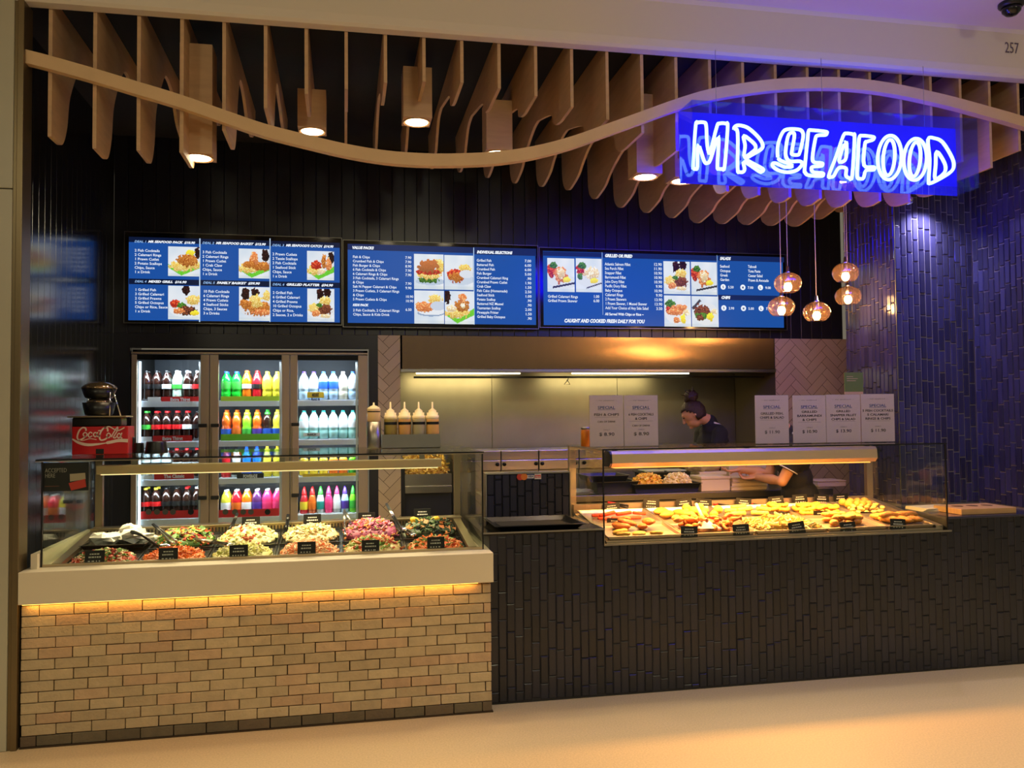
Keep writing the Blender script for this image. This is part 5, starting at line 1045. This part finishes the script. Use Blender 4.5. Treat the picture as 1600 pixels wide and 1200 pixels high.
for i, (px, m, w) in enumerate(((610, 'sauce_olive', 'olive contents, leftmost in the steel caddy'), (632, 'sauce_peach', 'peach contents, second in the steel caddy'), (654, 'sauce_grey', 'greyish contents, third in the steel caddy'), (675.5, 'sauce_orange', 'orange contents, rightmost in the steel caddy'))):
    p = at(px, 628, YC2+.05); sauce(p.x, YC2+.05, TZ+t_, p.z-TZ-t_, m, 'white capped squeeze bottle with '+w)
p = at(584, 629, YC2+.03); r = .043; hc_ = at(584, 659, YC2+.03).z
t = thing('steel_canister', 'tall dark steel canister left of the sauce caddy', 'canister', (p.x, YC2+.03, TZ)); M0 = Matrix.Translation((p.x, YC2+.03, 0))
mb = MB(); mb.lathe([(r, TZ), (r+.002, TZ+.004), (r+.002, hc_), (r, hc_)], 20, M0); mb.build('can_body', 'steel_dull', t)
sauce(p.x, YC2+.03, hc_, (p.z-hc_)*1.0, 'sauce_cream', 'white capped squeeze bottle standing in the dark steel canister')
# ------------------------------------------------------------------ things on the hot case top
mat('sheet_pink', (226, 206, 204), .55); mat('ink_blue', (58, 84, 150), .6); mat('ink_grey', (84, 74, 84), .6); mat('ink_faint', (150, 136, 146), .6)
glassmat('holder', (250, 250, 250), .9)
YSG = .38
def special(x0, x1, y0, y1, yy, lines, price, label, extra=None):
    a, b = at(x0, y1, yy), at(x1, y0, yy); w, h = b.x-a.x, b.z-TZ; cx = (a.x+b.x)/2
    t = thing('price_sign', label, 'sign', (cx, yy, TZ), 0, 'printed special signs on the hot case')
    mb = MB(); mb.box((a.x, yy-.004, TZ+.001), (b.x, yy-.002, b.z)); mb.box((a.x, yy+.002, TZ+.001), (b.x, yy+.004, b.z)); mb.box((a.x, yy-.045, TZ), (b.x, yy+.045, TZ+.003)); mb.build('acrylic_holder', 'holder', t)
    mb = MB(); mb.box((a.x+.003, yy-.001, TZ+.004), (b.x-.003, yy+.001, b.z-.002)); s = mb.build('printed_sheet', 'sheet_pink', t)
    T = lambda body, fz, fh, fw, m, bold=.0: text(body, (cx, yy-.0016, TZ+h*fz), h*fh/.7, m, s, w*fw, 'CENTER', bold, 0, None, 'sign_lettering')
    T('~ mr seafood ~', .885, .022, .62, 'ink_faint'); T('SPECIAL', .73, .055, .5, 'ink_blue', .01)
    mb = MB(); mb.box((cx-w*.25, yy-.0014, TZ+h*.712), (cx+w*.25, yy-.0011, TZ+h*.718)); mb.build('underline', 'ink_blue', s)
    z = .60 if len(lines) < 3 else .63
    for i, (l, fw) in enumerate(lines): T(l, z-i*.082, .046, fw, 'ink_grey', .02)
    zl = z-(len(lines)-1)*.082-.03
    mb = MB(); mb.box((cx-w*.34, yy-.0014, TZ+h*zl), (cx+w*.34, yy-.0011, TZ+h*(zl+.005))); mb.build('rule', 'ink_faint', s)
    if extra: T(extra, zl-.1, .034, .52, 'ink_grey', .01)
    T('ONLY', .315, .026, .18, 'ink_faint'); T(price, .215, .062, .44, 'ink_grey', .015)
special(921, 974, 617, 692, YSG, [('FISH & CHIPS', .72)], '$ 8.90', 'white SPECIAL sign for fish and chips at $8.90', 'CAN OF DRINK')
special(975, 1028, 617, 692, YSG, [('6 FISH COCKTAILS', .72), ('& CHIPS', .34)], '$ 8.90', 'white SPECIAL sign for fish cocktails and chips at $8.90', 'CAN OF DRINK')
special(1180, 1232, 617, 692, YSG, [('GRILLED FISH,', .66), ('CHIPS & SALAD', .7)], '$ 11.90', 'white SPECIAL sign for grilled fish, chips and salad at $11.90')
special(1239, 1290, 617, 692, YSG, [('GRILLED', .46), ('BARRAMUNDI', .72), ('& CHIPS', .42)], '$ 10.90', 'white SPECIAL sign for grilled barramundi at $10.90')
special(1291, 1344, 616, 692, YSG, [('GRILLED', .40), ('SNAPPER FILLET', .74), ('CHIPS & SALAD', .68)], '$ 13.90', 'white SPECIAL sign for grilled snapper fillet at $13.90')
special(1346, 1397, 615, 691, YSG, [('5 FISH COCKTAILS', .9), ('5 CALAMARI', .62), ('RINGS & CHIPS', .74)], '$ 11.90', 'white SPECIAL sign for cocktails and calamari rings at $11.90')
mat('chutney', (226, 130, 30), .3)
p = at(915, 693, .55); r = at(922, 690, .55).x-p.x; z1 = at(915, 671, .55).z
t = thing('sauce_jar', 'small orange jar with a dark lid behind the fish and chips sign', 'jar', (p.x, .55, TZ)); M0 = Matrix.Translation((p.x, .55, 0))
mb = MB(); mb.lathe([(r, TZ), (r, z1-.008), (r*.9, z1)], 18, M0); mb.build('jar_body', 'chutney', t)
mb = MB(); mb.lathe([(r*.98, z1), (r*.98, z1+.014), (0, z1+.014)], 18, M0); mb.build('lid', 'steel_dull', t)
mat('card_green', (104, 124, 56), .6); mat('card_beige', (206, 170, 130), .6)
a, b = at(1322, 690, .62), at(1348, 582, .62); zm = at(1335, 612, .62).z
t = thing('leaflet_stand', 'tall green topped notice card standing behind the snapper sign', 'notice', ((a.x+b.x)/2, .62, TZ))
mb = MB(); mb.box((a.x, .62, TZ), (b.x, .626, zm)); mb.box((a.x, .60, TZ), (b.x, .66, TZ+.004)); mb.build('lower_card', 'card_beige', t)
mb = MB(); mb.box((a.x, .619, zm), (b.x, .626, b.z)); g = mb.build('green_card', 'card_green', t)
mb = MB()
for k, wd in enumerate((.35, .6, .5)): mb.box((a.x+.015, .618, b.z-.03-.014*k), (a.x+.015+wd*(b.x-a.x), .6185, b.z-.026-.014*k))
mb.build('faint_lines', 'card_beige', g).__setitem__('kind', 'stuff')
# papers and a wooden board on the right end of the counter
for i in range(4):
    a, b = at(1408, 797, .40), at(1466, 797, .40); w = b.x-a.x; cx, cy = (a.x+b.x)/2+.012*i, .46
    mb = MB(); mb.box((-w/2, -.10, 0), (w/2, .10, .0045), .0015); o = mb.build('paper_wrap', 'greaseproof'); o.location = (3.83+.006*i, .44+.006*i, .9405+.005*i); o.rotation_euler = (0, 0, .06*i-.1)
    tag(o, 'white wrapping paper sheet on the right worktop, %s in its stack' % ['lowest', 'second', 'third', 'topmost'][i], 'paper', 'wrapping papers on the right worktop')
mat('board_wood', (206, 160, 104), .6, var=.12, vs=8, stretch=(1, 8, 1))
t = thing('wooden_board', 'shallow wooden tray board with round hollows at the right end of the counter', 'board', (4.02, .32, .941))
mb = MB(); mb.box((3.80, .14, .9405), (4.20, .40, .978), .004); mb.build('board', 'board_wood', t)
mat('board_dark', (110, 74, 40), .7)
for k in range(3): mb = MB(); mb.lathe([(.036, 0), (.036, .001), (0, .001)], 18, Matrix.Translation((3.89+.11*k, .29, .978))); mb.build('hollow', 'board_dark', t)
# ------------------------------------------------------------------ rear bench and what stands on it
BZ = at(1000, 771, 1.5).z-.002
bn = thing('rear_bench', 'stainless preparation bench between the hot case and the cooking line', 'bench', (2.6, 1.75, 0))
mb = MB(); mb.box((1.0, 1.48, BZ-.05), (3.75, 2.02, BZ), .004); mb.build('worktop', 'steel', bn)
mb = MB(); mb.box((1.02, 1.52, .2), (3.73, 1.535, BZ-.051)); mb.build('front_skirt', 'steel_dull', bn)
for x in (1.05, 3.68):
    for y in (1.56, 1.96): mb = MB(); mb.box((x, y, 0), (x+.04, y+.04, BZ-.051)); mb.build('leg', 'steel_dull', bn)
def bxy(px0, px1, y): return at(px0, 770, y).x, at(px1, 770, y).x
x0, x1 = bxy(990, 1093, 1.52)
mb = MB(); trayshell(mb, x0, x1, 1.50, 1.74, BZ+.001, .065, .02); mb.solo('food_tub', 'black_plastic', 'long black tub of fries and squid on the rear bench', 'tub', ((x0+x1)/2, 1.62, BZ))
xm = (x0+x1)/2-.02
PAL['fryheap'] = [(232, 180, 60), (240, 200, 90), (220, 150, 50), (246, 214, 120)]; PAL['squidheap'] = [(236, 216, 170), (244, 230, 196), (220, 190, 130), (206, 176, 110)]
for a, b, pal, nm in ((x0+.03, xm+.02, 'fryheap', 'heap of golden fries in the long black tub, left half'), (xm+.04, x1-.03, 'squidheap', 'heap of pale floured squid in the long black tub, right half')):
    mb = heap(pal, (a+b)/2, 1.62, BZ+.05, (b-a)/2, .095, .075, 420, .02, .6 if pal == 'fryheap' else .15); o = mb.solo('food_heap', 'salad', nm, 'food', ((a+b)/2, 1.62, BZ+.05)); o['kind'] = 'stuff'
for i, (p0, p1, h0, h1, y) in enumerate(((930, 1000, 0, .085, 1.56), (918, 985, .087, .13, 1.58))):
    a, b = bxy(p0, p1, y); mb = MB(); trayshell(mb, a+.01, b-.01, y, y+.3, BZ+h0+.001, h1-h0, .02); mb.solo('baking_tray', 'black_plastic', 'deep black tray left of the fries, %s of two' % ['lower', 'upper'][i], 'tray', ((a+b)/2, y+.15, BZ+h0), 'stacked black trays on the rear bench')
a, b = bxy(1004, 1078, 1.80)
mb = MB(); trayshell(mb, a, b, 1.78, 1.98, BZ+.001, .13, .02); mb.solo('food_tub', 'black_plastic', 'deep black tub with pale lids behind the fries', 'tub', ((a+b)/2, 1.88, BZ))
mat('lid_pale', (176, 186, 160), .4)
for i in range(2):
    xx = a+.02+i*(b-a-.04)*.52; mb = MB(); mb.box((xx, 1.80, BZ+.137), (xx+(b-a)*.42, 1.96, BZ+.15), .004); mb.solo('container_lid', 'lid_pale', 'pale plastic lid on the deep black tub, %s one' % ('left', 'right')[i], 'lid', (xx, 1.88, BZ+.137), 'pale lids on the black tub')
mat('bag_plastic', (236, 224, 190), .25, alpha=.8)
a, b = bxy(1078, 1136, 1.70); mb = MB(); mb.ell((0, 0, 0), ((b-a)/2*1.05, .11, .05), 18)
for v in mb.bm.verts: v.co *= 1+.55*noise.noise(v.co*26)
bmesh.ops.translate(mb.bm, verts=mb.bm.verts[:], vec=((a+b)/2, 1.87, BZ+.19))
mb.solo('plastic_bags', 'bag_plastic', 'crumpled bundle of clear plastic bags above the white box', 'plastic bags', ((a+b)/2, 1.87, BZ+.13), smooth=False)
mat('box_white', (222, 204, 180), .6)
def tbox(p0, p1, y, d, z0, h, label, grp=None):
    a, b = bxy(p0, p1, y); t = thing('takeaway_box', label, 'box', ((a+b)/2, y+d/2, BZ+z0), 0, grp)
    mb = MB(); mb.box((a, y, BZ+z0+.001), (b, y+d, BZ+z0+h*.8), .004); mb.build('box_base', 'box_white', t)
    mb = MB(); mb.box((a-.004, y-.004, BZ+z0+h*.8+.0005), (b+.004, y+d+.004, BZ+z0+h), .004); mb.build('lid', 'box_white', t)
tbox(1096, 1141, 1.52, .2, 0, .115, 'upright white takeaway box right of the squid tub', 'white takeaway boxes on the rear bench')
tbox(1094, 1135, 1.77, .2, 0, .13, 'white box under the crumpled plastic bags', 'white takeaway boxes on the rear bench')
for i in range(3): tbox(1143+i, 1199-i, 1.52+.004*i, .22, .032*i, .031, 'flat white takeaway box under the reaching hand, %s in its stack' % ['lowest', 'middle', 'topmost'][i], 'white takeaway boxes on the rear bench')
tbox(1140, 1166, 1.84, .16, 0, .215, 'tall white box at the back of the bench, left of two', 'white takeaway boxes on the rear bench'); tbox(1168, 1200, 1.84, .16, 0, .215, 'tall white box at the back of the bench, right of two', 'white takeaway boxes on the rear bench')
tbox(1279, 1322, 1.60, .2, 0, .05, 'lone flat white box at the right end of the bench', 'white takeaway boxes on the rear bench')
mat('foil_grey', (150, 160, 170), .3, metal=.6)
a, b = bxy(905, 955, 1.56); mb = MB(); mb.ell((0, 0, 0), ((b-a)/2, .07, .022), 16)
for v in mb.bm.verts: v.co *= 1+.5*noise.noise(v.co*40)
bmesh.ops.translate(mb.bm, verts=mb.bm.verts[:], vec=((a+b)/2-.12, 1.58, BZ+.02)); mb.solo('foil_scraps', 'foil_grey', 'crumpled grey foil at the left of the rear bench', 'foil', ((a+b)/2-.12, 1.58, BZ), smooth=False)
# ------------------------------------------------------------------ two kitchen hands
mat('skin', (206, 150, 116), .5); mat('hair_dark', (52, 30, 24), .5, bump=.8, bs=120); mat('polo', (20, 21, 30), .85, bump=.3, bs=200); mat('trousers', (18, 18, 20), .9); mat('shoe', (12, 12, 12), .5); mat('trim_white', (220, 214, 206), .7); mat('eye_dark', (24, 16, 14), .2); mat('lip', (168, 96, 84), .5)
BAKE = []
def limb(mb, pts, rs, n=14):
    mb.tube(pts, rs, n)
    for p, r in zip(pts, rs): mb.ell(p, r*.999, n)
def bake(mb, name, m, par, vox):
    o = mb.build(name, m, par); r = o.modifiers.new('r', 'REMESH'); r.mode = 'VOXEL'; r.voxel_size = vox; r.use_smooth_shade = True
    s = o.modifiers.new('s', 'SMOOTH'); s.factor = .5; s.iterations = 5; BAKE.append(o); return o
def hand(mb, wrist, d, palm_n, L=.175, curl=.5):
    # palm and five separate fingers: d = pointing direction, palm_n = where the palm faces
    d = d.normalized(); pn = (palm_n-d*palm_n.dot(d)).normalized(); s = d.cross(pn)
    pc = wrist+d*.045
    mb.ell(pc, 1, 12, Matrix((s, d, pn)).transposed().to_4x4() @ Matrix.Diagonal((.038, .052, .016, 1)))
    for k, (off, ln) in enumerate(((-.03, .062), (-.010, .074), (.010, .070), (.029, .054))):
        a = wrist+d*.082+s*off; c = curl*(.8+.12*k); p = [a]; q = d
        for j, f in enumerate((.45, .32, .23)):
            q = (Matrix.Rotation(-c*(.6+.3*j), 3, s) @ q); p.append(p[-1]+q*ln*f)
        limb(mb, p, [.0092, .0088, .0080, .0068], 8)
    a = wrist+d*.022-s*.032; t1 = (d*.6-s*.75+pn*.35).normalized(); p1 = a+t1*.036; t2 = (d*.9-s*.2+pn*.45).normalized()
    limb(mb, [a, p1, p1+t2*.03], [.012, .0105, .008], 8)
def person(label, base, hip, neck, head, look, armN, armF, hair_bun=True):
    # facing -x; near side (towards the walkway) is -y. armN/armF: shoulder, elbow, wrist, hand direction, palm normal
    t = thing('person', label, 'person', base)
    V = Vector; hip, neck, head = V(hip), V(neck), V(head); chest = hip.lerp(neck, .62); waist = hip.lerp(neck, .3)
    look = V(look).normalized(); up = (V((0, 0, 1))-look*look.z).normalized(); sd = look.cross(up)
    H = Matrix((look, sd, up)).transposed().to_4x4(); Ht = Matrix.Translation(head) @ H
    mb = MB()
    mb.ell(head, 1, 22, H @ Matrix.Diagonal((.098, .077, .102, 1))); mb.ell(Ht @ V((.028, 0, -.055)), 1, 18, H @ Matrix.Diagonal((.066, .058, .066, 1)))
    mb.ell(Ht @ V((.082, 0, -.098)), (.018, .02, .014), 10)                                 # chin
    limb(mb, [Ht @ V((.094, 0, .005)), Ht @ V((.112, 0, -.035))], [.009, .013], 8)           # nose
    mb.ell(Ht @ V((.088, 0, .022)), 1, 10, H @ Matrix.Diagonal((.014, .045, .010, 1)))       # brow
    mb.ell(Ht @ V((.09, 0, -.064)), 1, 10, H @ Matrix.Diagonal((.012, .024, .009, 1)))       # mouth
    for q in (-1, 1): mb.ell(Ht @ V((-.004, q*.077, -.02)), 1, 10, H @ Matrix.Diagonal((.018, .009, .030, 1)))
    limb(mb, [neck+V((.01, 0, -.06)), neck, head+look*-.02+up*-.055], [.062, .054, .052])
    for c, r in ((hip, (.105, .155, .10)), (waist, (.095, .135, .12)), (chest, (.115, .165, .15)), (neck+V((.035, 0, -.09)), (.085, .16, .07))): mb.ell(c, r, 20)
    for sh, el, wr_, hd_, pn in (armN, armF):
        limb(mb, [V(sh), V(sh).lerp(V(el), .5), V(el), V(el).lerp(V(wr_), .4), V(wr_)], [.054, .047, .040, .039, .027]); hand(mb, V(wr_), V(hd_), V(pn))
    for q in (-1, 1):
        h0 = hip+V((0, q*.085, -.04)); k = V((hip.x-.02, base[1]+q*.10, .49)); a = V((hip.x+.03, base[1]+q*.10, .09))
        limb(mb, [h0, h0.lerp(k, .5), k, k.lerp(a, .35), a], [.088, .075, .056, .052, .036]); limb(mb, [a+V((.02, 0, -.045)), a+V((-.15, 0, -.06))], [.036, .028])
    bake(mb, 'body', 'skin', t, .0062)
    # clothing
    mb = MB()
    for c, r in ((hip+V((0, 0, .03)), (.122, .172, .12)), (waist, (.112, .152, .13)), (chest, (.130, .180, .155)), (neck+V((.035, 0, -.095)), (.10, .172, .075))): mb.ell(c, r, 20)
    limb(mb, [neck+V((.015, 0, -.05)), neck+V((.006, 0, -.01))], [.075, .064])
    tr = []
    for sh, el, *_ in (armN, armF):
        sh, el = V(sh), V(el); e = sh.lerp(el, .72); limb(mb, [sh, sh.lerp(e, .5)], [.068, .064]); mb.tube([sh.lerp(e, .4), e], [.065, .066], 16); tr.append((e, (el-sh).normalized()))
    po = bake(mb, 'polo_shirt', 'polo', t, .008)
    for e, d in tr:
        x = d.orthogonal().normalized(); y = d.cross(x); m2 = MB(); m2.tube([e-d*.006+(x*math.cos(a)+y*math.sin(a))*.0665 for a in [2*PI*i/20 for i in range(20)]], .0045, 6, True); m2.build('sleeve_trim', 'trim_white', po)
    m2 = MB(); n0 = neck+V((.012, 0, .0)); m2.tube([n0+V((.012-.071*math.cos(a), .071*math.sin(a), -.02-.022*math.cos(a+PI))) for a in [PI*.55+PI*1.0*i/14 for i in range(15)]], .0085, 6); m2.build('collar_trim', 'trim_white', po)
    mb = MB(); mb.ell(hip+V((0, 0, -.03)), (.118, .165, .10), 20)
    for q in (-1, 1):
        h0 = hip+V((0, q*.085, -.04)); k = V((hip.x-.02, base[1]+q*.10, .49)); a = V((hip.x+.03, base[1]+q*.10, .10)); limb(mb, [h0, h0.lerp(k, .5), k, a], [.10, .088, .07, .055])
    bake(mb, 'trousers', 'trousers', t, .012)
    for q in (-1, 1):
        a = V((hip.x+.03, base[1]+q*.10, .0)); mb = MB(); mb.ell(a+V((-.05, 0, .04)), (.14, .046, .038), 14)
        for v in mb.bm.verts: v.co.z = max(v.co.z, .004)
        mb.build('shoe', 'shoe', t)
    # hair: a cap over crown, back and sides, with a knot on top
    mb = MB(); mb.ell((0, 0, 0), 1, 28, Matrix.Diagonal((.108, .087, .112, 1)))
    for v in list(mb.bm.verts):
        if v.co.x > .045 and v.co.z < .055 or v.co.z < -.085 or (v.co.x > .012 and v.co.z < .0): mb.bm.verts.remove(v)
        else: v.co *= 1+.06*noise.noise(v.co*45)
    bmesh.ops.transform(mb.bm, matrix=Ht, verts=mb.bm.verts[:])
    hr = mb.build('hair', 'hair_dark', t, True); so = hr.modifiers.new('so', 'SOLIDIFY'); so.thickness = .012; BAKE.append(hr)
    if hair_bun:
        mb = MB(); mb.ell((0, 0, 0), (.06, .058, .054), 16)
        for v in mb.bm.verts: v.co *= 1+.45*noise.noise(v.co*45)
        bmesh.ops.transform(mb.bm, matrix=Ht @ Matrix.Translation((-.055, .0, .125)), verts=mb.bm.verts[:]); mb.build('hair_knot', 'hair_dark', hr, True)
        for k in range(9):
            a = k*.7; p = V((-.055, 0, .135)); mb = MB() if k == 0 else mb; mb.tube([Ht @ (p+V((.03*math.cos(a), .03*math.sin(a), .02))), Ht @ (p+V((.06*math.cos(a), .055*math.sin(a), .05+.012*math.sin(k*2.1))))], [.007, .002], 6)
        mb.build('loose_strands', 'hair_dark', hr).__setitem__('kind', 'stuff')
    for q in (-1, 1):
        mb = MB(); mb.ell(Ht @ V((.092, q*.032, .002)), (.008, .010, .007), 8); mb.build('eye', 'eye_dark', t)
    return t
h1 = at(1084, 645, 2.2)
person('person with knotted dark hair and white collar line, head bowed at the cooking line', (3.10, 2.2, 0), (3.13, 2.2, .98), (3.045, 2.2, 1.53), (h1.x, 2.21, h1.z), (-.78, .34, -.52),
       ((3.06, 2.02, 1.42), (3.0, 1.99, 1.15), (2.80, 2.1, 1.16), (-.9, .2, -.1), (0, 0, -1)), ((3.06, 2.38, 1.42), (3.02, 2.36, 1.20), (2.84, 2.30, 1.18), (-.9, -.2, -.1), (0, 0, -1)))
hw = at(1176, 747, 1.44); eb = at(1222, 752, 1.07); h2 = at(1204, 652, 1.2)
person('person in a white-trimmed dark sleeve reaching for white boxes behind the hot case', (3.27, 1.2, 0), (3.30, 1.2, .96), (3.20, 1.2, 1.46), (h2.x, 1.2, h2.z), (-.8, .2, -.6),
       ((3.24, 1.02, 1.38), (eb.x, 1.07, eb.z), (hw.x+.02, 1.40, hw.z+.01), (-.75, .6, -.12), (0.1, .1, -1)), ((3.22, 1.38, 1.38), (3.16, 1.38, 1.14), (2.98, 1.50, 1.16), (-.9, .2, -.15), (0, 0, -1)), False)
# ------------------------------------------------------------------ fit the lettering to its width
bpy.context.view_layer.update()
dg = bpy.context.evaluated_depsgraph_get()
for o in BAKE:
    me = bpy.data.meshes.new_from_object(o.evaluated_get(dg)); o.modifiers.clear(); o.data = me
    for f in me.polygons: f.use_smooth = True
WID = dict((o.name, w) for o, w in FIT)
for o in [o for o in SC.objects if o.type == 'FONT']:      # lettering becomes plain mesh
    me = bpy.data.meshes.new_from_object(o.evaluated_get(dg)); w = WID.get(o.name); d = o.dimensions.x
    n = bpy.data.objects.new('tmp', me); COL.objects.link(n); n.parent = o.parent; n.location = o.location; n.rotation_euler = o.rotation_euler
    if not me.materials: me.materials.append(o.data.materials[0])
    if w and d > 1e-6: n.scale = (w/d, 1, 1)
    nm = o.name; bpy.data.objects.remove(o); n.name = nm; me.name = nm
# ------------------------------------------------------------------ camera, ambient light, view
cam = bpy.data.cameras.new('camera'); co = bpy.data.objects.new('camera', cam); COL.objects.link(co)
cam.sensor_width = 36; cam.lens = FPX/1600*36; cam.clip_start = .05
Mx = Matrix((RGT, UPV, -_f)).transposed().to_4x4(); Mx.translation = CAM; co.matrix_world = Mx
SC.camera = co
w = bpy.data.worlds.new('world'); SC.world = w; w.use_nodes = True
w.node_tree.nodes['Background'].inputs[0].default_value = rgb(255, 240, 208); w.node_tree.nodes['Background'].inputs[1].default_value = .16
# mall ceiling lamps over the walkway in front of the shop
for x, e in ((-3.0, 110), (-.9, 150), (1.2, 190), (3.3, 215), (5.4, 240)):
    light('mall downlight', 'SPOT', (x, -1.75, 3.95), e, (255, 248, 202), .1, target=(x, -1.75, 0), spot=1.25, blend=.8)
for x, e in ((-2.5, 26), (1.0, 34), (4.5, 34)):
    light('mall light', 'AREA', (x, -4.6, 3.9), e, (255, 246, 204), .5, rot=(.5, 0, 0))
SC.view_settings.view_transform = 'Standard'; SC.view_settings.look = 'None'
SC.view_settings.exposure = 0.0; SC.view_settings.gamma = 1.0; SC.view_settings.use_curve_mapping = False
SC.cycles.use_denoising = True; SC.cycles.max_bounces = 8; SC.cycles.transparent_max_bounces = 24; SC.cycles.sample_clamp_indirect = 6.0
SC.cycles.caustics_reflective = False; SC.cycles.caustics_refractive = False
